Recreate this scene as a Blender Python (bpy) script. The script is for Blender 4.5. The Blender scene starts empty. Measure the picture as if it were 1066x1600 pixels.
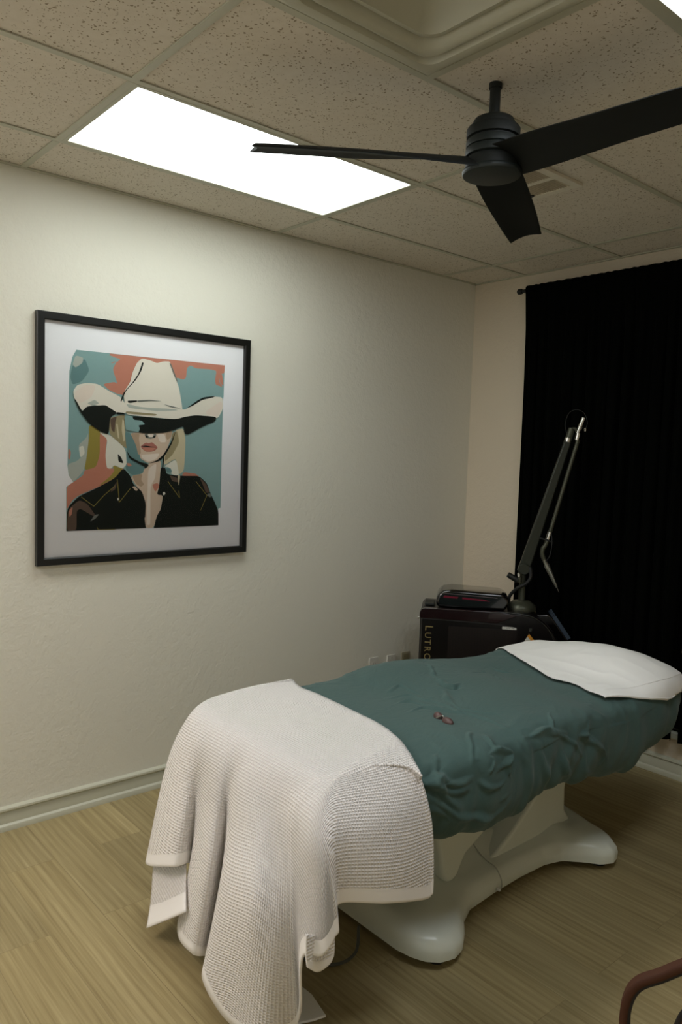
import bpy, bmesh, math, json
import numpy as np
from mathutils import Vector, Matrix, noise, geometry

S = bpy.context.scene
COL = S.collection
PI = math.pi

# ------------------------------------------------------------------ camera, world, exposure
def make_camera():
    cd = bpy.data.cameras.new('camera'); co = bpy.data.objects.new('camera', cd); COL.objects.link(co)
    yaw, pitch, roll = -0.8622, -0.0761, 0.0319
    f = Vector((math.sin(yaw)*math.cos(pitch), math.cos(yaw)*math.cos(pitch), math.sin(pitch)))
    r = Vector((math.cos(yaw), -math.sin(yaw), 0)); u = r.cross(f)
    r2 = math.cos(roll)*r + math.sin(roll)*u; u2 = -math.sin(roll)*r + math.cos(roll)*u
    m = Matrix((r2, u2, -f)).transposed().to_4x4()
    m.translation = (3.1935, -3.7879, 1.5919)
    co.matrix_world = m
    cd.sensor_fit = 'VERTICAL'; cd.sensor_height = 24.0; cd.sensor_width = 16.0
    cd.lens = 1196.4/1600*24.0
    cd.clip_start = 0.05
    S.camera = co
make_camera()

EXPOSURE = 0.0
PANEL_FILL = 19.0  # brightness of the unseen third ceiling panel, added as fill
PANEL_A = 6.9       # brightness of the lit ceiling panel over the wall picture
PANEL_B = 8.0       # brightness of the second ceiling panel
WORLD = 0.6
S.view_settings.view_transform = 'Standard'; S.view_settings.look = 'None'
S.view_settings.gamma = 1.0; S.view_settings.exposure = EXPOSURE
try: S.view_settings.use_curve_mapping = False
except Exception: pass
w = bpy.data.worlds.new('room_world'); S.world = w; w.use_nodes = True
w.node_tree.nodes['Background'].inputs[0].default_value = (0.97, 1.0, 0.93, 1)
w.node_tree.nodes['Background'].inputs[1].default_value = WORLD

H = 2.669
X0, YA, G = 0.3776, -2.7555, 0.6096       # ceiling grid: first long tee, cross tee, 2 ft module

# ------------------------------------------------------------------ materials
def srgb(h):
    if isinstance(h, str):
        h = h.lstrip('#'); c = [int(h[i:i+2], 16)/255 for i in (0, 2, 4)]
    else: c = h
    return tuple((x/12.92 if x <= .04045 else ((x+.055)/1.055)**2.4) for x in c) + (1,)
def mat(name, col, rough=.5, metal=0, spec=.5, coat=0, emit=None, estr=0, sheen=0):
    m = bpy.data.materials.new(name); m.use_nodes = True
    b = m.node_tree.nodes['Principled BSDF']
    b.inputs['Base Color'].default_value = srgb(col)
    b.inputs['Roughness'].default_value = rough; b.inputs['Metallic'].default_value = metal
    b.inputs['Specular IOR Level'].default_value = spec
    b.inputs['Coat Weight'].default_value = coat; b.inputs['Sheen Weight'].default_value = sheen
    if emit: b.inputs['Emission Color'].default_value = srgb(emit); b.inputs['Emission Strength'].default_value = estr
    return m
class NT:
    def __init__(s, m): s.m = m; s.t = m.node_tree; s.b = s.t.nodes['Principled BSDF']
    def n(s, k, **kw):
        x = s.t.nodes.new(k)
        for a, v in kw.items():
            if a.startswith('_'): x.inputs[a[1:].replace('_', ' ')].default_value = v
            else: setattr(x, a, v)
        return x
    def l(s, a, b): s.t.links.new(a, b)
    def coord(s, kind='Object'):
        if kind == 'Pos': return s.n('ShaderNodeNewGeometry').outputs['Position']
        return s.n('ShaderNodeTexCoord').outputs[kind]
    def mapping(s, src, scale=(1,1,1), rot=(0,0,0), loc=(0,0,0)):
        m = s.n('ShaderNodeMapping'); m.inputs['Scale'].default_value = scale; m.inputs['Rotation'].default_value = rot; m.inputs['Location'].default_value = loc
        s.l(src, m.inputs['Vector']); return m.outputs[0]
    def noise(s, src, scale, detail=3, rough=.5, dist=0):
        x = s.n('ShaderNodeTexNoise', _Scale=scale, _Detail=detail, _Roughness=rough, _Distortion=dist); s.l(src, x.inputs['Vector']); return x.outputs['Fac']
    def ramp(s, src, stops):
        x = s.n('ShaderNodeValToRGB'); e = x.color_ramp.elements
        while len(e) < len(stops): e.new(.5)
        for i, (p, c) in enumerate(stops): e[i].position = p; e[i].color = c if len(c) == 4 else tuple(c)+(1,)
        s.l(src, x.inputs[0]); return x.outputs[0]
    def math(s, op, a, b=None):
        x = s.n('ShaderNodeMath', operation=op)
        for i, v in enumerate((a, b)):
            if v is None: continue
            if isinstance(v, (int, float)): x.inputs[i].default_value = v
            else: s.l(v, x.inputs[i])
        return x.outputs[0]
    def bump(s, h, strength, dist, normal=None):
        x = s.n('ShaderNodeBump'); x.inputs['Strength'].default_value = strength; x.inputs['Distance'].default_value = dist
        s.l(h, x.inputs['Height'])
        if normal: s.l(normal, x.inputs['Normal'])
        s.l(x.outputs[0], s.b.inputs['Normal']); return x.outputs[0]
    def mix(s, fac, a, b, kind='MIX'):
        x = s.n('ShaderNodeMix', data_type='RGBA', blend_type=kind)
        for i, v in ((0, fac), (6, a), (7, b)):
            if isinstance(v, (int, float)): x.inputs[i].default_value = v
            elif isinstance(v, tuple): x.inputs[i].default_value = v
            else: s.l(v, x.inputs[i])
        return x.outputs[2]

def wall_mat(name, col):
    m = mat(name, col, .62, spec=.35); t = NT(m); p = t.coord('Pos')
    n1 = t.noise(p, 95, 4, .6); n2 = t.noise(p, 32, 3, .5)
    h = t.math('ADD', t.math('MULTIPLY', n1, .6), n2)
    t.bump(h, .5, .006)
    c = t.mix(t.math('MULTIPLY', t.noise(p, 1.3, 2), .25), srgb(col), tuple(v*.9 for v in srgb(col)[:3])+(1,))
    t.l(c, t.b.inputs['Base Color'])
    return m
WALL_L = wall_mat('wall_paint', '#e4e1d4')
WALL_B = wall_mat('wall_paint_back', '#d6c9b4')
def tile_mat():
    m = mat('ceiling_tile', '#c9bbab', .9, spec=.2); t = NT(m); p = t.coord('Pos')
    v = t.n('ShaderNodeTexVoronoi', feature='F1', _Scale=84.0); 
    d = t.noise(p, 20, 3, .6)
    vv = t.n('ShaderNodeVectorMath', operation='MULTIPLY_ADD'); t.l(p, vv.inputs[0]); vv.inputs[1].default_value = (1, 1, 1)
    dn = t.n('ShaderNodeTexNoise', _Scale=70.0, _Detail=2.0); t.l(p, dn.inputs['Vector'])
    sc = t.n('ShaderNodeVectorMath', operation='SCALE'); t.l(dn.outputs['Color'], sc.inputs[0]); sc.inputs['Scale'].default_value = .014
    t.l(sc.outputs[0], vv.inputs[2]); t.l(vv.outputs[0], v.inputs['Vector'])
    # irregular pits: small voronoi blobs where a coarser random value allows them
    rnd = t.n('ShaderNodeSeparateColor'); t.l(v.outputs['Color'], rnd.inputs[0])
    size = t.math('MULTIPLY', rnd.outputs[0], .34)
    pit = t.math('MULTIPLY', t.math('LESS_THAN', v.outputs['Distance'], size), t.math('GREATER_THAN', rnd.outputs[1], .25))
    v2 = t.n('ShaderNodeTexVoronoi', feature='F1', _Scale=150.0); t.l(vv.outputs[0], v2.inputs['Vector'])
    r2 = t.n('ShaderNodeSeparateColor'); t.l(v2.outputs['Color'], r2.inputs[0])
    pit2 = t.math('MULTIPLY', t.math('LESS_THAN', v2.outputs['Distance'], .3), t.math('GREATER_THAN', r2.outputs[1], .8))
    pit = t.math('MAXIMUM', pit, pit2)
    c = t.mix(t.noise(p, 40, 3), srgb('#d3cabb'), srgb('#dfd8cb'))
    c = t.mix(pit, c, srgb('#978a74'))
    t.l(c, t.b.inputs['Base Color'])
    t.bump(t.math('SUBTRACT', t.math('MULTIPLY', t.noise(p, 120, 3), .3), pit), .5, .002)
    return m
TILE = tile_mat()
TEE = mat('ceiling_tee', '#b9b8a6', .45)
TRIM = mat('trim_paint', '#c6c6b4', .4)
PLASTIC = mat('switch_plastic', '#d8d5cb', .35)
PLASTIC2 = mat('beige_plastic', '#8b8468', .4)
BLACK = mat('matte_black', '#0c100e', .55)
FANM = mat('fan_black', '#171b18', .6, spec=.35)
FANB = mat('fan_blade', '#101310', .7, spec=.3)
FANR = mat('fan_ring', '#222826', .5, metal=.3)
FRAME = mat('frame_black', '#0b0d0c', .35)
MATB = mat('mat_board', '#f4f4f8', .8)
CURT = mat('curtain_black', '#040504', .95, spec=.03)
SHADE = mat('shade_black', '#050505', .9, spec=.05)
GLOSSB = mat('gloss_black', '#070506', .12, coat=.6)
LASER = mat('laser_side', '#0a0607', .3)
LASERR = mat('laser_red', '#1c0609', .2, coat=.5)
GREYM = mat('arm_grey', '#4a4c3f', .38, metal=.5)
GREYD = mat('arm_dark', '#2a2e26', .4, metal=.4)
CHROME = mat('chrome', '#c8c8c4', .22, metal=1)
DARKP = mat('dark_plastic', '#141715', .45)
GOLD = mat('gold_letters', '#8a7a50', .5, metal=.2)
WHITEL = mat('label_white', '#c9c9c2', .5)
YELL = mat('label_orange', '#c98a2a', .5)
TABLE = mat('table_plastic', '#dadfd2', .32, coat=.2)
TABLED = mat('table_panel', '#a3a699', .4)
RUBBER = mat('rubber', '#0b0d0c', .7)
LEATH = mat('leather_brown', '#4a2b1c', .6, spec=.3)
LEATHD = mat('leather_dark', '#17100d', .6)
CUP = mat('goggle_cup', '#5b4442', .4)
SCREEN = mat('device_screen', '#3b4654', .25)
RED_REFL = mat('red_reflection', '#30000f', .3, emit='#a0103a', estr=.12)  # weak emission imitating a red reflection in the cart lid

def perf_mat():
    m = mat('laser_grille', '#090606', .4); t = NT(m); p = t.coord('Object')
    v = t.n('ShaderNodeTexVoronoi', _Scale=95.0, _Randomness=0.0); t.l(p, v.inputs['Vector'])
    c = t.mix(t.math('LESS_THAN', v.outputs['Distance'], .3), srgb('#150d0c'), srgb('#020202'))
    t.l(c, t.b.inputs['Base Color']); return m
GRILLE = perf_mat()

def floor_mat():
    m = mat('wood_plank', '#8a7350', .42, spec=.35); t = NT(m); p = t.coord('Pos')
    br = t.n('ShaderNodeTexBrick'); br.offset = .37; br.offset_frequency = 2
    br.inputs['Scale'].default_value = 1.0; br.inputs['Brick Width'].default_value = 1.22; br.inputs['Row Height'].default_value = .18
    br.inputs['Mortar Size'].default_value = .0012; br.inputs['Mortar Smooth'].default_value = .1; br.inputs['Bias'].default_value = 0
    br.inputs['Color1'].default_value = (0, 0, 0, 1); br.inputs['Color2'].default_value = (1, 1, 1, 1); br.inputs['Mortar'].default_value = (.5, .5, .5, 1)
    pm = t.mapping(p, loc=(.42, .045, 0)); t.l(pm, br.inputs['Vector'])
    # per-plank offset of the grain
    comb = t.n('ShaderNodeCombineXYZ'); sp = t.n('ShaderNodeSeparateColor'); t.l(br.outputs['Color'], sp.inputs[0])
    row = t.n('ShaderNodeSeparateXYZ'); t.l(pm, row.inputs[0])
    rid = t.math('FLOOR', t.math('DIVIDE', row.outputs[1], .18))
    t.l(t.math('ADD', t.math('MULTIPLY', rid, 3.17), t.math('MULTIPLY', sp.outputs[0], 7.7)), comb.inputs[0]); t.l(t.math('MULTIPLY', rid, 1.3), comb.inputs[2])
    ad = t.n('ShaderNodeVectorMath', operation='ADD'); t.l(p, ad.inputs[0]); t.l(comb.outputs[0], ad.inputs[1])
    g0 = ad.outputs[0]
    fine = t.noise(t.mapping(g0, (2.5, 130, 1)), 1.0, 5, .65, .1)
    broad = t.noise(t.mapping(g0, (.7, 10, 1)), 1.0, 4, .55, .15)
    # cathedral rings
    wv = t.n('ShaderNodeTexWave', wave_type='BANDS', bands_direction='Y'); wv.inputs['Scale'].default_value = 1.6; wv.inputs['Distortion'].default_value = 7.0
    wv.inputs['Detail'].default_value = 2; wv.inputs['Detail Scale'].default_value = .8
    t.l(t.mapping(g0, (.9, 7.0, 1)), wv.inputs['Vector'])
    k = t.math('ADD', t.math('MULTIPLY', fine, .45), t.math('MULTIPLY', broad, .42)); k = t.math('ADD', k, t.math('MULTIPLY', wv.outputs['Fac'], .07))
    c = t.ramp(k, [(.28, srgb('#7f6f4b')), (.43, srgb('#9b8c64')), (.55, srgb('#ac9d74')), (.72, srgb('#c4b58e'))])
    tone = t.ramp(sp.outputs[0], [(0, (.90, .90, .90)), (1, (1.05, 1.04, 1.02))])
    c = t.mix(1.0, c, tone, 'MULTIPLY')
    c = t.mix(t.math('MULTIPLY', br.outputs['Fac'], .32), c, srgb('#5b4a30'))
    t.l(c, t.b.inputs['Base Color'])
    t.bump(t.math('SUBTRACT', t.math('MULTIPLY', fine, .5), br.outputs['Fac']), .25, .001)
    t.l(t.math('ADD', .38, t.math('MULTIPLY', fine, .2)), t.b.inputs['Roughness'])
    return m
FLOOR = floor_mat()

def cloth_mat(name, col, rough=.85):
    m = mat(name, col, rough, spec=.2, sheen=.12); t = NT(m); p = t.coord('Pos')
    c = t.mix(t.noise(p, 3, 3), srgb(col), tuple(v*1.12 for v in srgb(col)[:3])+(1,)); t.l(c, t.b.inputs['Base Color'])
    t.bump(t.noise(p, 700, 2), .12, .0006); return m
SHEET = cloth_mat('sheet_teal', '#445c59', .75)
def sheet_wrinkles(m):
    t = NT(m); p = t.coord('Pos')
    a = t.math('ABSOLUTE', t.math('SUBTRACT', t.noise(t.mapping(p, (14, 9, 6)), 1.0, 3, .5, 1.2), .5))
    b = t.noise(p, 700, 2)
    t.bump(t.math('ADD', t.math('MULTIPLY', a, -1.6), t.math('MULTIPLY', b, .03)), .3, .010)
sheet_wrinkles(SHEET)
TOWEL = cloth_mat('towel_white', '#efefec')
def waffle_mat():
    m = mat('waffle_cotton', '#e6dedb', .9, spec=.15, sheen=.1); t = NT(m)
    uv = t.n('ShaderNodeUVMap', uv_map='UVMap').outputs[0]
    s = t.n('ShaderNodeSeparateXYZ'); t.l(uv, s.inputs[0])
    pitch = .0088
    sx = t.math('ABSOLUTE', t.math('SINE', t.math('MULTIPLY', s.outputs[0], PI/pitch)))
    sy = t.math('ABSOLUTE', t.math('SINE', t.math('MULTIPLY', s.outputs[1], PI/pitch)))
    cell = t.math('MULTIPLY', sx, sy)                       # 1 in the hollow of a cell, 0 on the ribs
    hem = t.n('ShaderNodeUVMap', uv_map='hem').outputs[0]; hs = t.n('ShaderNodeSeparateXYZ'); t.l(hem, hs.inputs[0])
    inside = t.math('GREATER_THAN', hs.outputs[0], .045)
    h = t.math('MULTIPLY', t.math('MULTIPLY', cell, inside), -1.0)
    line = t.math('LESS_THAN', t.math('ABSOLUTE', t.math('SUBTRACT', hs.outputs[0], .042)), .003)
    h = t.math('SUBTRACT', h, t.math('MULTIPLY', line, 1.2))
    t.bump(h, 1.0, .0036)
    c = t.mix(t.math('MULTIPLY', t.math('MULTIPLY', cell, inside), .35), srgb('#fbf8f6'), srgb('#d8cac4'))
    t.l(c, t.b.inputs['Base Color'])
    return m
WAFFLE = waffle_mat()
def glass_mat():
    m = bpy.data.materials.new('picture_glass'); m.use_nodes = True; t = m.node_tree; t.nodes.clear()
    o = t.nodes.new('ShaderNodeOutputMaterial'); a = t.nodes.new('ShaderNodeBsdfTransparent'); b = t.nodes.new('ShaderNodeBsdfGlossy'); b.inputs['Roughness'].default_value = .02
    fr = t.nodes.new('ShaderNodeFresnel'); fr.inputs[0].default_value = 1.14; mx = t.nodes.new('ShaderNodeMixShader')
    t.links.new(fr.outputs[0], mx.inputs[0]); t.links.new(a.outputs[0], mx.inputs[1]); t.links.new(b.outputs[0], mx.inputs[2]); t.links.new(mx.outputs[0], o.inputs[0])
    return m
GLASS = glass_mat()
def print_mat():
    m = mat('print_ink', '#888888', .8, spec=.2); t = NT(m)
    a = t.n('ShaderNodeVertexColor', layer_name='Col')
    n = t.noise(t.mapping(t.coord('Pos'), (1, 14, 40)), 1.5, 4, .6)
    c = t.mix(t.math('MULTIPLY', n, .35), a.outputs[0], srgb('#9a9488'), 'SOFT_LIGHT')
    t.l(c, t.b.inputs['Base Color']); return m
PRINT = print_mat()
def emit_mat(name, col, s):
    m = bpy.data.materials.new(name); m.use_nodes = True; t = m.node_tree; t.nodes.clear()
    o = t.nodes.new('ShaderNodeOutputMaterial'); e = t.nodes.new('ShaderNodeEmission')
    e.inputs[0].default_value = srgb(col); e.inputs[1].default_value = s; t.links.new(e.outputs[0], o.inputs[0]); return m
LENS_A = emit_mat('lens_lit', '#f7fffb', PANEL_A)
LENS_FILL = emit_mat('lens_fill', '#fff4ee', PANEL_FILL)
LENS_B = emit_mat('lens_dim', '#f2f8ff', PANEL_B)

# ------------------------------------------------------------------ object helpers
def thing(name, label, cat, loc=(0, 0, 0), group=None):
    o = bpy.data.objects.new(name, None); COL.objects.link(o); o.location = loc; o.empty_display_size = .05
    o['label'] = label; o['category'] = cat
    if group: o['group'] = group
    return o
def root_loc(o):
    v = Vector((0, 0, 0))
    while o is not None: v += o.location; o = o.parent
    return v
def obj(name, vf, m, parent=None, smooth=False, kind=None, bevel=0, label=None, solid=0, angle=35):
    vs, fs = vf[0], vf[1]
    off = root_loc(parent)
    me = bpy.data.meshes.new(name)
    me.from_pydata([tuple(Vector(v)-off) for v in vs], [], [tuple(int(i) for i in f) for f in fs]); me.update()
    bm = bmesh.new(); bm.from_mesh(me); bmesh.ops.recalc_face_normals(bm, faces=bm.faces)
    bm.to_mesh(me); bm.free()
    for mm in (m if isinstance(m, (list, tuple)) else [m]): me.materials.append(mm)
    o = bpy.data.objects.new(name, me); COL.objects.link(o)
    if parent is not None: o.parent = parent
    if kind: o['kind'] = kind
    if label: o['label'] = label
    if bevel:
        b = o.modifiers.new('bevel', 'BEVEL'); b.width = bevel; b.segments = 3; b.limit_method = 'ANGLE'; b.angle_limit = math.radians(30); b.harden_normals = False
        smooth = True
    if solid:
        b = o.modifiers.new('solid', 'SOLIDIFY'); b.thickness = solid; b.offset = 0
    if smooth:
        for p in me.polygons: p.use_smooth = True
        if angle < 180:
            try: me.set_sharp_from_angle(angle=math.radians(angle if not bevel else 60))
            except Exception: pass
    return o
def tag(o, label, cat, group=None):
    o['label'] = label; o['category'] = cat
    if group: o['group'] = group
    return o
def join(*vfs):
    V, F = [], []
    for v, f in vfs:
        n = len(V); V += [tuple(p) for p in v]; F += [tuple(i+n for i in q) for q in f]
    return V, F
def box(a, b):
    (x0, y0, z0), (x1, y1, z1) = a, b
    V = [(x0,y0,z0),(x1,y0,z0),(x1,y1,z0),(x0,y1,z0),(x0,y0,z1),(x1,y0,z1),(x1,y1,z1),(x0,y1,z1)]
    return V, [(0,3,2,1),(4,5,6,7),(0,1,5,4),(1,2,6,5),(2,3,7,6),(3,0,4,7)]
def grid(rows, close_u=False, close_v=False):
    n, m = len(rows), len(rows[0]); V = [tuple(p) for r in rows for p in r]; F = []
    for i in range(n if close_u else n-1):
        for j in range(m if close_v else m-1):
            a = i*m+j; b = i*m+(j+1) % m; c = ((i+1) % n)*m+(j+1) % m; d = ((i+1) % n)*m+j
            F.append((a, b, c, d))
    return V, F
def lathe(c, prof, seg=48, axis=(0, 0, 1)):
    """prof: list of (r, h) along axis from c"""
    ax = Vector(axis).normalized(); t = Vector((1, 0, 0)) if abs(ax.x) < .9 else Vector((0, 1, 0))
    a = ax.cross(t).normalized(); b = ax.cross(a); c = Vector(c)
    rows = [[c+ax*h+(a*math.cos(k*2*PI/seg)+b*math.sin(k*2*PI/seg))*max(r, 1e-5) for k in range(seg)] for r, h in prof]
    V, F = grid(rows, close_v=True)
    n = len(prof)
    F.append(tuple(range(seg))); F.append(tuple((n-1)*seg+k for k in range(seg)))
    return V, F
def catmull(P, n):
    P = [np.array(p, float) for p in P]; out = []
    for i in range(len(P)-1):
        a = P[i-1] if i else 2*P[0]-P[1]; b, c = P[i], P[i+1]; d = P[i+2] if i+2 < len(P) else 2*P[-1]-P[-2]
        for k in range(n):
            t = k/n; out.append(.5*((2*b)+(-a+c)*t+(2*a-5*b+4*c-d)*t*t+(-a+3*b-3*c+d)*t**3))
    out.append(P[-1]); return out
def tube(path, r, seg=12, smooth_n=0, flat=None):
    if smooth_n: path = catmull(path, smooth_n)
    P = [Vector(p) for p in path]; n = len(P)
    rr = r if isinstance(r, (list, tuple)) else [r]*n
    if len(rr) != n: rr = list(np.interp(np.linspace(0, 1, n), np.linspace(0, 1, len(rr)), rr))
    rows = []; up = None
    for i in range(n):
        d = (P[min(i+1, n-1)]-P[max(i-1, 0)]).normalized()
        if up is None: up = d.orthogonal().normalized()
        up = (up-d*up.dot(d)).normalized(); s = d.cross(up)
        rows.append([P[i]+(up*math.cos(k*2*PI/seg)+s*math.sin(k*2*PI/seg))*rr[i] for k in range(seg)])
    V, F = grid(rows, close_v=True); F.append(tuple(range(seg))); F.append(tuple((n-1)*seg+k for k in range(seg)))
    return V, F
def extrude(pts, fa, fb):
    """closed 2D outline -> solid between mappings fa(p), fb(p)"""
    n = len(pts); V = [fa(p) for p in pts]+[fb(p) for p in pts]
    F = [tuple(range(n))[::-1], tuple(range(n, 2*n))]+[(i, (i+1) % n, n+(i+1) % n, n+i) for i in range(n)]
    return V, F
def rrect(x0, y0, x1, y1, r, seg=5):
    out = []
    for cx, cy, a0 in ((x1-r, y1-r, 0), (x0+r, y1-r, 90), (x0+r, y0+r, 180), (x1-r, y0+r, 270)):
        for k in range(seg+1):
            a = math.radians(a0+90*k/seg); out.append((cx+r*math.cos(a), cy+r*math.sin(a)))
    return out
def smoothstep(a, b, x):
    t = np.clip((x-a)/(b-a), 0, 1); return t*t*(3-2*t)

# ------------------------------------------------------------------ the room
XR, YF = 4.2, -5.6
obj('floor', box((-.1, YF-.1, -.05), (XR+.1, .1, 0)), FLOOR, kind='structure')
obj('wall_left', box((-.1, YF-.1, 0), (0, .1, H+.1)), WALL_L, kind='structure')
obj('wall_right', box((XR, YF-.1, 0), (XR+.1, .1, H+.1)), WALL_B, kind='structure')
# back wall with the window opening behind the curtains
WX0, WX1, WZ0, WZ1 = .72, 2.35, .24, 2.35
obj('wall_back', join(box((0, 0, 0), (WX0, .1, H+.1)), box((WX1, 0, 0), (XR, .1, H+.1)), box((WX0, 0, 0), (WX1, .1, WZ0)), box((WX0, 0, WZ1), (WX1, .1, H+.1))), WALL_B, kind='structure')
wf = join(box((WX0, .03, WZ0), (WX0+.05, .09, WZ1)), box((WX1-.05, .03, WZ0), (WX1, .09, WZ1)), box((WX0, .03, WZ0), (WX1, .09, WZ0+.05)), box((WX0, .03, WZ1-.05), (WX1, .09, WZ1)), box(((WX0+WX1)/2-.02, .03, WZ0), ((WX0+WX1)/2+.02, .09, WZ1)))
obj('window_1', wf, TRIM, kind='structure', bevel=.003)
wo = bpy.data.objects['window_1']
obj('pane', box((WX0+.05, .055, WZ0+.05), (WX1-.05, .06, WZ1-.05)), GLASS, wo)
obj('window_sill', box((WX0-.04, -.035, WZ0-.03), (WX1+.04, .03, WZ0)), TRIM, wo, bevel=.004)

# baseboards: cap, panel and rounded shoe
BB = [(.0, 0), (.022, 0), (.022, .012), (.019, .021), (.013, .026), (.011, .028), (.011, .072), (.009, .076), (.014, .079), (.018, .085), (.017, .093), (.010, .098), (0, .100)]
def baseboard(name, f0, f1): return obj(name, extrude(BB, f0, f1), TRIM, kind='structure', smooth=True, angle=28)
baseboard('baseboard_left', lambda p: (p[0], YF, p[1]), lambda p: (p[0], 0, p[1]))
baseboard('baseboard_back', lambda p: (0, -p[0], p[1]), lambda p: (XR, -p[0], p[1]))
baseboard('baseboard_right', lambda p: (XR-p[0], YF, p[1]), lambda p: (XR-p[0], 0, p[1]))

# suspended ceiling
xs = [0]+[X0+G*k for k in range(0, 7) if X0+G*k < XR-.05]+[XR]
ys = sorted([0, YF]+[YA+2*G*k for k in range(-2, 3) if YF < YA+2*G*k < -.02])
LIGHTS = [(X0, YA), (X0+3*G, YA), (X0, YA-4*G)]
DIFF = (X0+2*G, YA)
V, F = [], []
def quad(x0, y0, x1, y1, z):
    n = len(V); V.extend([(x0, y0, z), (x1, y0, z), (x1, y1, z), (x0, y1, z)]); F.append((n, n+3, n+2, n+1))
for i in range(len(xs)-1):
    for j in range(len(ys)-1):
        if any(abs(xs[i]-a) < .01 and abs(ys[j]-b) < .01 for a, b in LIGHTS): continue
        if abs(xs[i]-DIFF[0]) < .01 and abs(ys[j]-DIFF[1]) < .01:
            quad(xs[i], ys[j]+G, xs[i+1], ys[j+1], H+.004); continue
        quad(xs[i], ys[j], xs[i+1], ys[j+1], H+.004)
ceil = obj('ceiling', (V, F), TILE, kind='structure')
obj('ceiling_plenum', box((-.1, YF-.1, H+.25), (XR+.1, .1, H+.3)), TILE, ceil)
tn = [0]
def tee(a, b):
    tn[0] += 1
    (x0, y0), (x1, y1) = a, b; h = .012
    if abs(x0-x1) < 1e-6: q = join(box((x0-h, y0, H-.001), (x0+h, y1, H+.003)), box((x0-.003, y0, H-.004), (x0+.003, y1, H-.001)))
    else: q = join(box((x0, y0-h, H-.0014), (x1, y0+h, H+.0026)))
    if abs(x0-x1) < 1e-6: q = box((x0-h, y0, H-.001), (x0+h, y1, H+.003))
    obj('trim_%d' % tn[0], q, TEE, kind='structure')
for x in xs[1:-1]: tee((x, YF), (x, 0))
for y in ys[1:-1]:
    for i in range(len(xs)-1): tee((xs[i]+.012 if i else 0, y), (xs[i+1]-.012, y))
tee((DIFF[0]+.012, DIFF[1]+G), (DIFF[0]+G-.012, DIFF[1]+G))
# wall angle
for q in (box((0, YF, H-.002), (.02, 0, H+.003)), box((0, -.02, H-.002), (XR, 0, H+.003)), box((XR-.02, YF, H-.002), (XR, 0, H+.003)), box((0, YF, H-.002), (XR, YF+.02, H+.003))):
    tn[0] += 1; obj('trim_%d' % tn[0], q, TEE, kind='structure')

def ceiling_light(x, y, lens, label):
    t = thing('ceiling_light', label, 'ceiling light', (x+G/2, y+G, H))
    a, b, c, d = x+.012, y+.012, x+G-.012, y+2*G-.012; f = .014
    obj('frame', join(box((a, b, H-.002), (a+f, d, H+.02)), box((c-f, b, H-.002), (c, d, H+.02)), box((a+f, b, H-.002), (c-f, b+f, H+.02)), box((a+f, d-f, H-.002), (c-f, d, H+.02))), TEE, t)
    obj('lens', box((a+f, b+f, H+.003), (c-f, d-f, H+.007)), lens, t)
ceiling_light(*LIGHTS[0], LENS_A, 'lit rectangular ceiling light panel near the left wall above the framed picture')
ceiling_light(*LIGHTS[1], LENS_B, 'ceiling light panel at the top right corner beyond the fan, only its edge in view')

ceiling_light(*LIGHTS[2], LENS_FILL, 'unseen ceiling light panel added as fill on the camera side of the room')

# stepped square air diffuser
def diffuser():
    x0, y0 = DIFF; t = thing('ceiling_air_diffuser', 'large square stepped air diffuser set in the ceiling in front of the fan', 'air vent', (x0+G/2, y0+G/2, H))
    def ring(inset, z, r=.02): return [(x, y, H+z) for x, y in rrect(x0+inset, y0+inset, x0+G-inset, y0+G-inset, max(r, .002), 6)]
    prof = [(.012, 0, .002), (.030, -.001, .012), (.036, -.014, .03), (.050, -.022, .04), (.070, -.018, .045), (.078, .004, .045)]
    obj('outer_cone', grid([ring(*p) for p in prof], close_v=True), TEE, t, smooth=True, angle=50)
    prof = [(.078, .004, .045), (.084, -.010, .05), (.098, -.016, .05), (.116, -.006, .05), (.124, .018, .05)]
    obj('middle_cone', grid([ring(*p) for p in prof], close_v=True), TEE, t, smooth=True, angle=50)
    prof = [(.124, .018, .05), (.135, .002, .05), (.15, .0, .05), (.165, .03, .03), (.24, .11, .01), (.285, .12, .005)]
    rows = [ring(*p) for p in prof]; v, f = grid(rows, close_v=True); n = len(rows[0]); f.append(tuple((len(rows)-1)*n+k for k in range(n)))
    obj('inner_cone', (v, f), TEE, t, smooth=True, angle=50)
diffuser()

def register():
    x0, x1, y0, y1 = 1.205, 1.445, -1.40, -1.10
    t = thing('ceiling_register', 'small two-part louvred air register in the ceiling tile behind the fan', 'air vent', ((x0+x1)/2, (y0+y1)/2, H))
    ym = (y0+y1)/2
    fr = join(box((x0, y0, H-.008), (x1, y0+.03, H+.003)), box((x0, y1-.03, H-.008), (x1, y1, H+.003)), box((x0, y0+.03, H-.008), (x0+.035, y1-.03, H+.003)), box((x1-.035, y0+.03, H-.008), (x1, y1-.03, H+.003)), box((x0+.035, ym-.01, H-.008), (x1-.035, ym+.01, H+.003)))
    obj('frame', fr, mat('register_paint', '#dcd6c6', .5), t)
    sm = mat('register_slat', '#cbc2b0', .6)
    for a, b in ((y0+.03, ym-.01), (ym+.01, y1-.03)):
        q = [box((x0+.034, a, H-.0015), (x1-.034, b, H-.0005))]
        for k in range(14):
            x = x0+.042+k*(x1-x0-.084)/13
            q.append(box((x-.001, a, H-.007), (x+.001, b, H-.0012)))
        obj('louvre_panel', join(*q), sm, t)
    obj('damper_lever', lathe((x0+.03, y1-.045, H-.012), [(.0, 0), (.012, .001), (.014, .005), (.005, .009)], 16), DARKP, t, smooth=True)
register()

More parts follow.
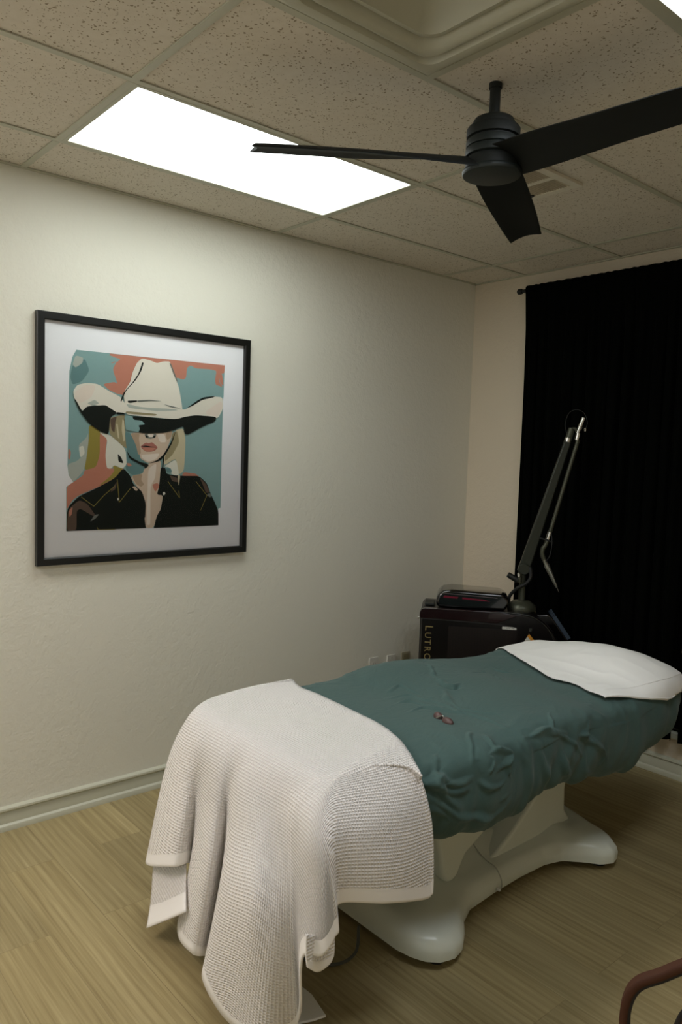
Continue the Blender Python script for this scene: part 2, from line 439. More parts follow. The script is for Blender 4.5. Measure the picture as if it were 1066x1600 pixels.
# ------------------------------------------------------------------ ceiling fan
def fan():
    cx, cy = 1.709, -1.978
    t = thing('ceiling_fan', 'black three-blade ceiling fan hanging from a short rod', 'ceiling fan', (cx, cy, H))
    obj('downrod', lathe((cx, cy, 0), [(.0155, 2.56), (.0155, H-.012), (.0155, H-.011), (.019, H-.010), (.019, H+.004)], 24), FANM, t, smooth=True)
    obj('motor_housing', lathe((cx, cy, 0), [(0.0177, 2.5750), (0.0443, 2.5750), (0.0566, 2.5700), (0.0611, 2.5620), (0.0620, 2.5500), (0.0735, 2.5470), (0.0770, 2.5420), (0.0770, 2.5180), (0.0690, 2.5160), (0.0690, 2.5110), (0.0266, 2.5100)], 64), FANM, t, smooth=True)
    obj('motor_ring', lathe((cx, cy, 0), [(0.0443, 2.5110), (0.0761, 2.5100), (0.0779, 2.5070), (0.0779, 2.4900), (0.0726, 2.4880), (0.0531, 2.4880)], 64), FANR, t, smooth=True)
    obj('motor_ring', lathe((cx, cy, 0), [(0.0443, 2.4870), (0.0770, 2.4870), (0.0788, 2.4840), (0.0779, 2.4660), (0.0708, 2.4620), (0.0443, 2.4620)], 64), FANR, t, smooth=True)
    obj('blade_hub', lathe((cx, cy, 0), [(0.0443, 2.4630), (0.0726, 2.4620), (0.0779, 2.4540), (0.0779, 2.4280), (0.0531, 2.4260)], 64), FANM, t, smooth=True)
    obj('bottom_cap', lathe((cx, cy, 0), [(0.0620, 2.4300), (0.0823, 2.4290), (0.0858, 2.4240), (0.0858, 2.4180), (0.0832, 2.4130), (0.0752, 2.4110), (0.0000, 2.4100)], 64), FANR, t, smooth=True)
    R = .700
    for k, ang in enumerate((-2.0, 118.0, -120.5)):
        a = math.radians(ang); er = Vector((math.cos(a), math.sin(a), 0)); et = Vector((-math.sin(a), math.cos(a), 0))
        top, bot = [], []
        n, m = 40, 14
        for i in range(n+1):
            s = i/n; r = .045+(R-.045)*s
            w = .132-.016*s+.014*math.sin(PI*s)
            pitch = math.radians(25-12*smoothstep(0, .6, s))
            zc = 2.446-.020*s-.004*s*s
            sh = .0
            ru, rb = [], []
            for j in range(m+1):
                q = j/m-.5
                rr = r+(.018*(q*2)**2-.018)*smoothstep(.85, 1, s)     # hollow end
                camber = .010*(1-(2*q)**2)
                th = .0055*math.sqrt(max(0, 1-(2*q)**2))+.0012
                P = Vector((cx, cy, zc))+er*rr+et*(q*w*math.cos(pitch)+sh)+Vector((0, 0, -q*w*math.sin(pitch)+camber))
                ru.append(P+Vector((0, 0, th))); rb.append(P-Vector((0, 0, th)))
            top.append(ru+rb[::-1])
        v, f = grid(top, close_v=True); c = 2*(m+1); f.append(tuple(range(c))); f.append(tuple(n*c+j for j in range(c)))
        obj('blade', (v, f), FANB, t, smooth=True, angle=50)
fan()

# ------------------------------------------------------------------ framed picture
def picture():
    o = dict(y0=-2.706, y1=-1.684, z0=1.090, z1=2.127)
    t = thing('framed_picture', 'large square black-framed print of a woman in a white cowboy hat on the left wall', 'picture', (0, (o['y0']+o['y1'])/2, o['z0']))
    y0, y1, z0, z1 = o['y0'], o['y1'], o['z0'], o['z1']; f = .032
    rows = []
    prof = [(0, .002), (0, .026), (.002, .028), (f-.004, .028), (f, .024), (f, .008)]
    for a, x in prof: rows.append([(x, y0+a, z0+a), (x, y1-a, z0+a), (x, y1-a, z1-a), (x, y0+a, z1-a)])
    obj('frame', grid(rows, close_v=True), FRAME, t)
    obj('backing', box((.002, y0+.01, z0+.01), (.006, y1-.01, z1-.01)), FRAME, t)
    obj('mat_board', box((.006, y0+f-.004, z0+f-.004), (.010, y1-f+.004, z1-f+.004)), MATB, t)
    obj('glass', ([(.019, y0+f-.001, z0+f-.001), (.019, y1-f+.001, z0+f-.001), (.019, y1-f+.001, z1-f+.001), (.019, y0+f-.001, z1-f+.001)], [(0, 1, 2, 3)]), GLASS, t)
    pal = dict(teal='#8fb0b0', tealdark='#6d9092', coral='#c98a76', greywhite='#b9c0b8', offwhite='#e6e5da', olive='#a0934a', black='#1b201c', hair='#a39877', hairlight='#d2c8aa', brown='#66554a', skin='#dac6b2', skinshade='#bca48c', skinlight='#ece0d4', grey='#7c807a', rose='#b4776d', cream='#ebe6da')
    V, F, C = [], [], []
    for i, (c, wd, pts) in enumerate(ART):
        x = .0102+i*.00006
        if wd:
            for a, b in zip(pts[:-1], pts[1:]):
                a, b = Vector(a), Vector(b); d = (b-a).normalized(); nn = Vector((-d.y, d.x))*.0012
                n = len(V); V += [(x, *(a-nn)), (x, *(b-nn)), (x, *(b+nn)), (x, *(a+nn))]; F.append((n, n+1, n+2, n+3)); C.append(c)
            continue
        P = []
        for q in range(len(pts)):
            a, b, c_ = (np.array(pts[(q+o_) % len(pts)], float) for o_ in (-1, 0, 1))
            if i and np.linalg.norm(b-a) < .25 and np.linalg.norm(c_-b) < .25: P += [b+(a-b)*.22, b+(a-b)*.06+(c_-b)*.06, b+(c_-b)*.22]
            else: P.append(b)
        n = len(V); V += [(x, float(p[0]), float(p[1])) for p in P]
        for tr in geometry.tessellate_polygon([[Vector((p[0], p[1], 0)) for p in P]]): F.append(tuple(n+k for k in tr)); C.append(c)
    me = bpy.data.meshes.new('print'); off = root_loc(t)
    me.from_pydata([tuple(Vector(v)-off) for v in V], [], F); me.update()
    ca = me.color_attributes.new('Col', 'FLOAT_COLOR', 'CORNER')
    for p, c in zip(me.polygons, C):
        col = srgb(pal[c])
        for li in p.loop_indices: ca.data[li].color = col
    me.materials.append(PRINT)
    ob = bpy.data.objects.new('print', me); COL.objects.link(ob); ob.parent = t
    return t
ART = [["teal",0,[[-2.5398,1.988],[-1.8203,1.9944],[-1.8229,1.8467],[-1.8288,1.8055],[-1.8259,1.7909],[-1.8274,1.5974],[-1.8278,1.3119],[-1.8408,1.3084],[-1.8389,1.2275],[-2.5788,1.2304],[-2.5797,1.4167],[-2.55,1.4363],[-2.57,1.4657],[-2.5748,1.5047],[-2.5739,1.5892],[-2.5689,1.8986],[-2.5561,1.9574]]],["coral",0,[[-2.3939,1.9883],[-1.8203,1.9944],[-1.8211,1.9575],[-1.8426,1.9519],[-1.8503,1.9145],[-1.8282,1.8906],[-1.8671,1.8984],[-1.8719,1.92],[-1.8643,1.9645],[-1.9026,1.9682],[-1.9772,1.9647],[-2.002,1.9766],[-2.0219,1.964],[-2.0251,1.9175],[-2.041,1.9069],[-2.069,1.9137],[-2.0965,1.9042],[-2.1738,1.901],[-2.2626,1.8115],[-2.3569,1.8181],[-2.3995,1.8349],[-2.424,1.8561],[-2.3717,1.8691],[-2.3574,1.8616],[-2.3806,1.9228],[-2.3619,1.9579],[-2.3865,1.9455],[-2.3937,1.9679]]],["teal",0,[[-2.3938,1.9811],[-2.3692,1.9738],[-2.3443,1.9697],[-2.3619,1.9546],[-2.3725,1.9568],[-2.3865,1.9488],[-2.4145,1.9591]]],["coral",0,[[-1.8468,1.9478],[-1.834,1.9527],[-1.824,1.8946],[-1.846,1.9112]]],["tealdark",0,[[-2.5559,1.9254],[-2.5031,1.9565],[-2.4826,1.9067],[-2.5158,1.8582],[-2.5555,1.842],[-2.5655,1.8733]]],["greywhite",0,[[-2.543,1.9652],[-2.5098,1.959],[-2.513,1.9361],[-2.5427,1.9139],[-2.5559,1.9254]]],["greywhite",0,[[-2.4875,1.6446],[-2.4837,1.592],[-2.5034,1.4859],[-2.55,1.4363],[-2.57,1.4657],[-2.5749,1.5112],[-2.5339,1.525],[-2.5072,1.5518],[-2.5309,1.5905],[-2.4941,1.6246]]],["offwhite",0,[[-2.5275,1.5841],[-2.5074,1.5912],[-2.5005,1.5585],[-2.5206,1.5383]]],["olive",0,[[-2.4844,1.6809],[-2.4363,1.6666],[-2.4324,1.6202],[-2.4353,1.5535],[-2.4522,1.4997],[-2.5034,1.4859],[-2.4936,1.5389],[-2.4839,1.6184]]],["coral",0,[[-2.4362,1.6534],[-2.4012,1.6381],[-2.4109,1.554],[-2.4034,1.4936],[-2.3175,1.498],[-2.3675,1.4533],[-2.4308,1.4195],[-2.5263,1.3801],[-2.553,1.3607],[-2.5727,1.3282],[-2.5779,1.3218],[-2.5784,1.4167],[-2.55,1.4363],[-2.5066,1.466],[-2.5034,1.4859],[-2.4522,1.4997],[-2.4353,1.5535]]],["olive",0,[[-2.3824,1.5142],[-2.3393,1.4978],[-2.3284,1.4979],[-2.3675,1.4533],[-2.4446,1.4162],[-2.3889,1.46],[-2.3679,1.4872]]],["coral",0,[[-2.5706,1.5796],[-2.5606,1.5636],[-2.5638,1.5309],[-2.5723,1.534]]],["coral",0,[[-2.0333,1.4833],[-1.9676,1.4766],[-1.9379,1.4547],[-2.0409,1.4544]]],["offwhite",0,[[-2.4396,1.6499],[-2.3906,1.6419],[-2.3185,1.5835],[-2.3119,1.5152],[-2.332,1.4944],[-2.3681,1.511],[-2.3857,1.4938],[-2.4034,1.497],[-2.4109,1.554],[-2.401,1.6214]]],["black",0,[[-2.3543,1.5621],[-2.3361,1.5421],[-2.3265,1.5184],[-2.3504,1.5248]]],["hair",0,[[-2.3913,1.7155],[-2.3202,1.733],[-2.3233,1.6921],[-2.3098,1.5837],[-2.3258,1.5901],[-2.3585,1.6162],[-2.3906,1.6419],[-2.3966,1.6751]]],["brown",0,[[-2.3913,1.7088],[-2.3595,1.724],[-2.3664,1.6967],[-2.3695,1.6495],[-2.3838,1.6623]]],["hairlight",0,[[-2.3344,1.7119],[-2.3256,1.7056],[-2.3204,1.6243],[-2.3275,1.6104],[-2.3374,1.6644]]],["hairlight",0,[[-2.3628,1.6902],[-2.3556,1.6905],[-2.3464,1.6234],[-2.355,1.6298]]],["tealdark",0,[[-2.3229,1.6582],[-2.2603,1.6265],[-2.2445,1.5579],[-2.2101,1.5168],[-2.2135,1.4888],[-2.2359,1.4746],[-2.2879,1.4673],[-2.3175,1.4946],[-2.3106,1.529],[-2.3099,1.5974]]],["skin",0,[[-2.2287,1.4956],[-2.1989,1.5274],[-2.1452,1.5354],[-2.1519,1.4682],[-2.1361,1.454],[-2.1434,1.4185],[-2.1661,1.3832],[-2.1349,1.3757],[-2.1455,1.3046],[-2.1645,1.2766],[-2.1793,1.2287],[-2.2175,1.2287],[-2.2258,1.2784],[-2.2309,1.3768],[-2.2651,1.4189],[-2.2952,1.4604],[-2.2359,1.4746]]],["skinshade",0,[[-2.2879,1.466],[-2.2359,1.4732],[-2.2431,1.4467],[-2.2278,1.4258],[-2.2427,1.4154],[-2.2652,1.4259]]],["skinlight",0,[[-2.2098,1.4958],[-2.1682,1.5245],[-2.1748,1.4539],[-2.1973,1.4187],[-2.1948,1.242],[-2.2139,1.2427],[-2.2121,1.3836]]],["coral",0,[[-2.1898,1.4257],[-2.163,1.4327],[-2.1511,1.4185],[-2.1739,1.3903]]],["skin",0,[[-2.2974,1.6525],[-2.2309,1.658],[-2.0887,1.6753],[-2.0998,1.6323],[-2.1262,1.5677],[-2.153,1.5388],[-2.2101,1.5203],[-2.2518,1.5439],[-2.2673,1.5987],[-2.2972,1.632]]],["tealdark",0,[[-2.3229,1.6582],[-2.2974,1.6525],[-2.2613,1.592],[-2.252,1.5577],[-2.2442,1.5336],[-2.2814,1.5432],[-2.311,1.5632]]],["skinshade",0,[[-2.2974,1.6525],[-2.2532,1.6529],[-2.2566,1.6266],[-2.2446,1.5648],[-2.2594,1.5575],[-2.2688,1.5986]]],["skinshade",0,[[-2.1277,1.6595],[-2.0909,1.6696],[-2.0999,1.6394],[-2.1194,1.6281]]],["skinlight",0,[[-2.2445,1.5579],[-2.1993,1.5624],[-2.1534,1.567],[-2.1685,1.542],[-2.2102,1.5273],[-2.2406,1.5441]]],["skinlight",0,[[-2.1701,1.6543],[-2.1315,1.6558],[-2.1231,1.6173],[-2.1542,1.6163]]],["grey",0,[[-2.2308,1.6532],[-2.1717,1.6556],[-2.176,1.6365],[-2.2003,1.6307],[-2.223,1.6334]]],["skinlight",0,[[-2.2157,1.6517],[-2.1839,1.653],[-2.189,1.6388],[-2.208,1.6381]]],["black",0,[[-2.2277,1.6471],[-2.2156,1.6434],[-2.2095,1.6367],[-2.2231,1.6361]]],["black",0,[[-2.1928,1.6373],[-2.1823,1.6461],[-2.1746,1.645],[-2.1791,1.6364]]],["rose",0,[[-2.2487,1.5958],[-2.2228,1.614],[-2.2091,1.6102],[-2.1925,1.6164],[-2.1631,1.5935],[-2.1767,1.5791],[-2.1957,1.573],[-2.2222,1.5723],[-2.2411,1.5857]]],["coral",0,[[-2.2374,1.5892],[-2.173,1.5911],[-2.1882,1.5788],[-2.2109,1.574],[-2.2298,1.579]]],["black",0,[[-2.2487,1.5958],[-2.2226,1.6001],[-2.1998,1.5966],[-2.1631,1.5935],[-2.1998,1.5924],[-2.2225,1.5945]]],["hairlight",0,[[-2.0768,1.6759],[-2.0369,1.6848],[-2.0239,1.635],[-2.0294,1.4906],[-2.0572,1.4687],[-2.0706,1.5476],[-2.1331,1.5109],[-2.13,1.5605],[-2.0993,1.6039]]],["hair",0,[[-2.0924,1.661],[-2.0688,1.6726],[-2.0559,1.6196],[-2.0907,1.5614],[-2.1295,1.5286],[-2.1261,1.5606],[-2.0994,1.611]]],["offwhite",0,[[-2.1331,1.5073],[-2.0705,1.544],[-2.0531,1.4615],[-2.0972,1.4742],[-2.1056,1.5041]]],["tealdark",0,[[-2.1251,1.4982],[-2.0976,1.5006],[-2.0917,1.4793],[-2.1146,1.4812]]],["black",0,[[-2.3284,1.4993],[-2.2952,1.4639],[-2.28,1.4259],[-2.2424,1.3979],[-2.2309,1.3768],[-2.2258,1.2784],[-2.2175,1.2287],[-2.5788,1.2304],[-2.576,1.3283],[-2.5263,1.3768],[-2.4584,1.4062],[-2.3675,1.4533]]],["black",0,[[-2.1486,1.5036],[-2.1252,1.5017],[-2.1208,1.4755],[-2.0891,1.4685],[-2.0248,1.4653],[-1.9507,1.4657],[-1.908,1.4326],[-1.8855,1.3804],[-1.8632,1.3427],[-1.8405,1.2971],[-1.8389,1.2275],[-2.1792,1.2272],[-2.1646,1.2837],[-2.1456,1.3117],[-2.1349,1.3757],[-2.166,1.3796],[-2.155,1.4186]]],["black",0,[[-2.2425,1.4014],[-2.2191,1.3416],[-2.2219,1.2712],[-2.235,1.2927]]],["brown",0,[[-2.5726,1.3216],[-2.5262,1.3603],[-2.4923,1.3465],[-2.4541,1.2953],[-2.461,1.2888],[-2.5192,1.3237],[-2.536,1.3142],[-2.5355,1.2312],[-2.5775,1.231]]],["coral",0,[[-2.5693,1.315],[-2.5528,1.3344],[-2.556,1.3015],[-2.5659,1.2886]]],["brown",0,[[-1.9506,1.462],[-1.9121,1.4289],[-1.89,1.3879],[-1.9112,1.3844],[-1.9333,1.4326]]],["brown",0,[[-2.105,1.4684],[-2.061,1.4543],[-2.0566,1.4363],[-2.0887,1.4399]]],["grey",0,[[-2.4576,1.2954],[-2.4367,1.2982],[-2.454,1.2785],[-2.478,1.2658]]],["brown",0,[[-2.3673,1.4261],[-2.3567,1.4397],[-2.3635,1.4056],[-2.3883,1.3922]]],["grey",0,[[-1.8984,1.3843],[-1.8813,1.3804],[-1.8851,1.3617],[-1.9067,1.3732]]],["skin",0,[[-2.2873,1.4155],[-2.2725,1.4189],[-2.2574,1.4015],[-2.2686,1.3967]]],["hairlight",0,[[-2.0628,1.4687],[-2.0492,1.4688],[-2.0563,1.4146]]],["coral",0,[[-2.3142,1.5207],[-2.2959,1.5189],[-2.2884,1.5087],[-2.3067,1.505]]],["offwhite",0,[[-2.3559,1.3646],[-2.3502,1.3679],[-2.3465,1.361],[-2.3522,1.3542]]],["offwhite",0,[[-2.1375,1.39],[-2.1273,1.3914],[-2.1233,1.3828],[-2.131,1.3757],[-2.1381,1.3815]]],["black",0,[[-2.3148,1.5767],[-2.2962,1.5484],[-2.2516,1.5265],[-2.2139,1.5188],[-2.2077,1.5098],[-2.2249,1.4956],[-2.2288,1.506],[-2.2589,1.5195],[-2.2998,1.5394]]],["black",0,[[-2.2101,1.5203],[-2.1684,1.535],[-2.1378,1.5603],[-2.0996,1.6181],[-2.0752,1.6759],[-2.0917,1.6184],[-2.1261,1.5606],[-2.149,1.5354],[-2.1682,1.528]]],["black",0,[[-2.1378,1.5603],[-2.1316,1.5605],[-2.1368,1.4966],[-2.143,1.4966]]],["olive",2,[[-2.3568,1.4499],[-2.3513,1.4055],[-2.3464,1.3473],[-2.2946,1.4087]]],["olive",2,[[-2.5162,1.3734],[-2.4613,1.3325],[-2.4164,1.3789],[-2.3672,1.4193]]],["olive",2,[[-2.1124,1.4398],[-2.0513,1.3639],[-2.0559,1.3966]]],["olive",2,[[-1.9669,1.4399],[-1.9067,1.3732],[-1.939,1.3032]]],["olive",2,[[-2.4467,1.2411],[-2.4397,1.2307],[-2.3653,1.229]]],["cream",0,[[-2.2463,1.9832],[-2.2052,1.9772],[-2.1748,1.9686],[-2.1443,1.9799],[-2.1095,1.9835],[-2.097,1.9357],[-2.0644,1.8752],[-2.0425,1.7703],[-2.0538,1.7268],[-2.1712,1.7276],[-2.3202,1.7397],[-2.332,1.8267],[-2.3,1.8765],[-2.2932,1.9109],[-2.2718,1.9603]]],["cream",0,[[-2.4957,1.8547],[-2.4481,1.8541],[-2.3994,1.8283],[-2.3425,1.8058],[-2.3206,1.7736],[-2.3202,1.7364],[-2.3632,1.7372],[-2.4058,1.7614],[-2.4611,1.7644],[-2.495,1.7557],[-2.5151,1.7349],[-2.5486,1.7846],[-2.554,1.8164],[-2.5357,1.8437]]],["cream",0,[[-2.3315,1.7796],[-2.2475,1.7852],[-2.0945,1.7847],[-2.0385,1.7705],[-2.0225,1.7751],[-1.9414,1.8272],[-1.8829,1.8423],[-1.8314,1.8423],[-1.8259,1.7909],[-1.8549,1.7374],[-1.973,1.7478],[-2.0298,1.7353],[-2.0776,1.7241],[-2.2017,1.7273],[-2.3201,1.7316]]],["skinlight",0,[[-2.5487,1.8104],[-2.5024,1.8464],[-2.4549,1.847],[-2.475,1.7963],[-2.522,1.767],[-2.542,1.785]]],["skinlight",0,[[-1.9317,1.7625],[-1.8354,1.8273],[-1.8319,1.7905],[-1.8593,1.7446]]],["greywhite",0,[[-2.4951,1.7687],[-2.4613,1.7874],[-2.4406,1.7724],[-2.4679,1.7607]]],["greywhite",0,[[-2.3207,1.7803],[-2.2472,1.768],[-2.0942,1.7706],[-2.0624,1.7655],[-2.1716,1.7554],[-2.306,1.7609]]],["black",0,[[-2.5184,1.7314],[-2.495,1.7557],[-2.4611,1.7611],[-2.4128,1.7676],[-2.3917,1.7556],[-2.3597,1.7374],[-2.3913,1.7155],[-2.3977,1.6416],[-2.4327,1.6522],[-2.4844,1.6842],[-2.5082,1.7157]]],["black",0,[[-2.291,1.7278],[-2.2016,1.7259],[-2.0776,1.7241],[-2.0299,1.7388],[-1.973,1.7492],[-1.8637,1.748],[-1.8675,1.7257],[-1.9305,1.7006],[-2.0162,1.6555],[-2.0325,1.6635],[-2.0371,1.6955],[-2.0926,1.6716],[-2.1393,1.659],[-2.2308,1.6538],[-2.2607,1.6574],[-2.2535,1.6749],[-2.2611,1.6883],[-2.2276,1.6934],[-2.2465,1.7097],[-2.2835,1.7112]]],["teal",0,[[-2.3273,1.7258],[-2.291,1.7278],[-2.2835,1.7112],[-2.2465,1.7097],[-2.2276,1.6934],[-2.2611,1.6883],[-2.2534,1.6715],[-2.2607,1.6574],[-2.3194,1.6652],[-2.3233,1.6921]]],["black",0,[[-2.0265,1.7748],[-1.9661,1.8183],[-1.9333,1.8351],[-1.8702,1.8454],[-1.8828,1.8372],[-1.9413,1.8222],[-1.9902,1.7914]]],["black",0,[[-2.2461,1.9662],[-2.2387,1.9636],[-2.2493,1.9285],[-2.2746,1.8854],[-2.3213,1.8343],[-2.3409,1.7857],[-2.3459,1.7887],[-2.332,1.8267],[-2.2927,1.8703],[-2.2639,1.9135],[-2.2511,1.9487]]],["black",0,[[-2.3136,1.793],[-2.2698,1.7973],[-2.2661,1.7921],[-2.299,1.7838],[-2.3099,1.7844]]],["grey",0,[[-2.2698,1.7973],[-2.2028,1.8047],[-2.1415,1.8006],[-2.2027,1.7985],[-2.2623,1.7897]]],["hair",0,[[-2.3203,1.7465],[-2.232,1.7449],[-2.1714,1.7429],[-2.179,1.7341],[-2.3202,1.737]]],["grey",0,[[-2.1413,1.7887],[-2.0944,1.7826],[-2.0466,1.7736],[-2.1022,1.7765]]],["black",0,[[-2.3633,1.7406],[-2.3311,1.7391],[-2.3201,1.7316],[-2.3632,1.7305]]],["black",0,[[-2.5499,1.7845],[-2.5433,1.7817],[-2.5117,1.7285],[-2.481,1.6909],[-2.4912,1.6924],[-2.5251,1.7343]]],["grey",0,[[-2.1148,1.976],[-2.1054,1.9734],[-2.0686,1.8925],[-2.0766,1.8954]]]]
picture()

# ------------------------------------------------------------------ wall plates
def plate(yc, z, m, kind, label):
    t = thing('wall_outlet' if kind == 'outlet' else 'wall_plate', label, 'outlet' if kind == 'outlet' else 'wall plate', (0, yc, z))
    w = .036
    pts = rrect(yc-w, z-.058, yc+w, z+.058, .004)
    obj('cover_plate', extrude(pts, lambda p: (0, p[0], p[1]), lambda p: (.006, p[0], p[1])), m, t, bevel=.0015)
    if kind == 'outlet':
        for dz in (.02, -.02):
            so = obj('socket', extrude(rrect(yc-.017, z+dz-.014, yc+.017, z+dz+.014, .008), lambda p: (.004, p[0], p[1]), lambda p: (.0075, p[0], p[1])), m, t, smooth=True)
            obj('slot', join(box((.007, yc-.008, z+dz-.003), (.0078, yc-.006, z+dz+.006)), box((.007, yc+.006, z+dz-.003), (.0078, yc+.008, z+dz+.006)), lathe((.007, yc, z+dz-.008), [(.0025, 0), (.0025, .0008)], 12, (1, 0, 0))), RUBBER, so)
    elif kind == 'blank':
        obj('screw', lathe((.006, yc, z+.04), [(.003, 0), (.003, .001)], 12, (1, 0, 0)), CHROME, t)
    else:
        obj('insert', box((.006, yc-.024, z-.045), (.0085, yc+.024, z+.047)), PLASTIC2, t, bevel=.001)
plate(-.765, .355, PLASTIC, 'outlet', 'white double wall outlet farthest from the laser cart')
plate(-.622, .35, PLASTIC, 'blank', 'plain white wall plate between the outlet and the beige plate')
plate(-.503, .35, mat('plate_cream', '#a79f88', .4), 'jack', 'wall plate with a darker beige insert, nearest the laser cart')

# ------------------------------------------------------------------ curtains
def rod():
    t = thing('curtain_rod', 'black curtain rod with a small round finial above the curtains', 'curtain rod', (.4, -.085, 2.56))
    obj('pole', lathe((.43, -.085, 2.56), [(.0105, 0), (.0105, 2.33)], 20, (1, 0, 0)), BLACK, t, smooth=True)
    for x, s in ((.43, -1), (2.76, 1)):
        obj('finial', lathe((x, -.085, 2.56), [(.009, 0), (.009, .006), (.014, .009), (.0165, .018), (.0165, .032), (.012, .038), (.0, .039)], 24, (s, 0, 0)), BLACK, t, smooth=True)
        obj('bracket', join(box((x+.02*(-s)-.006, -.085, 2.545), (x+.02*(-s)+.006, 0, 2.555)), box((x+.02*(-s)-.01, -.004, 2.52), (x+.02*(-s)+.01, 0, 2.58))), BLACK, t)
rod()
def curtain(x0, x1, seed, label, lean0=0, lean1=0):
    n, m = 260, 40; rows = []
    for j in range(m+1):
        z = 2.583-(2.583-.215)*j/m if j > 3 else [2.585, 2.574, 2.56, 2.547][j]
        v = j/m; r = []
        for i in range(n+1):
            u = i/n; ph = u*(x1-x0)/.075*2*PI+2.2*noise.noise(Vector((u*6, v*.6, seed)))
            amp = (.004+.018*smoothstep(.0, .25, v))*(.75+.5*noise.noise(Vector((u*9, 3.1, seed))))
            y = -.085+amp*math.sin(ph)+.004*math.sin(ph*2.3+seed+3*v)
            if j <= 3: y = -.085-[.004, .012, .0145, .012][j]*1.0+.002*math.sin(ph*2)
            x = x0+(x1-x0)*u+(lean0*(1-u)+lean1*u)*v+.006*math.cos(ph)*smoothstep(0, .3, v)
            r.append((x, y, z+(.0015*math.sin(ph*1.5) if j == 0 else 0)))
        rows.append(r)
    o = obj('curtain', grid(rows), CURT, smooth=True, angle=180, solid=.0015)
    tag(o, label, 'curtain', 'blackout curtains on the rod')
curtain(.452, 1.462, 1.3, 'floor-length black curtain left of the bead chain', lean0=.015, lean1=0)
curtain(1.49, 2.70, 5.7, 'floor-length black curtain right of the bead chain at the photo edge')
# roller shade behind, and its bead chain
t = thing('roller_shade', 'black roller shade with a bead chain hanging behind the curtains', 'window shade', (1.5, -.03, 2.3))
obj('shade_cloth', box((WX0-.02, -.022, .262), (WX1+.02, -.020, 2.38)), SHADE, t)
obj('roller', lathe((WX0-.03, -.03, 2.40), [(.024, 0), (.024, WX1-WX0+.06)], 24, (1, 0, 0)), BLACK, t, smooth=True)
ch = []
for k in range(150):
    z = .67+k*.0115
    ch.append(lathe((1.472+.004*math.sin(k*.2), -.06, z), [(.0001, -.0022), (.0022, 0), (.0001, .0022)], 6))
ch.append(tube([(1.472, -.06, .66), (1.472, -.06, 2.39)], .0006, 5))
obj('bead_chain', join(*ch), CHROME, t, label='metal bead chain')

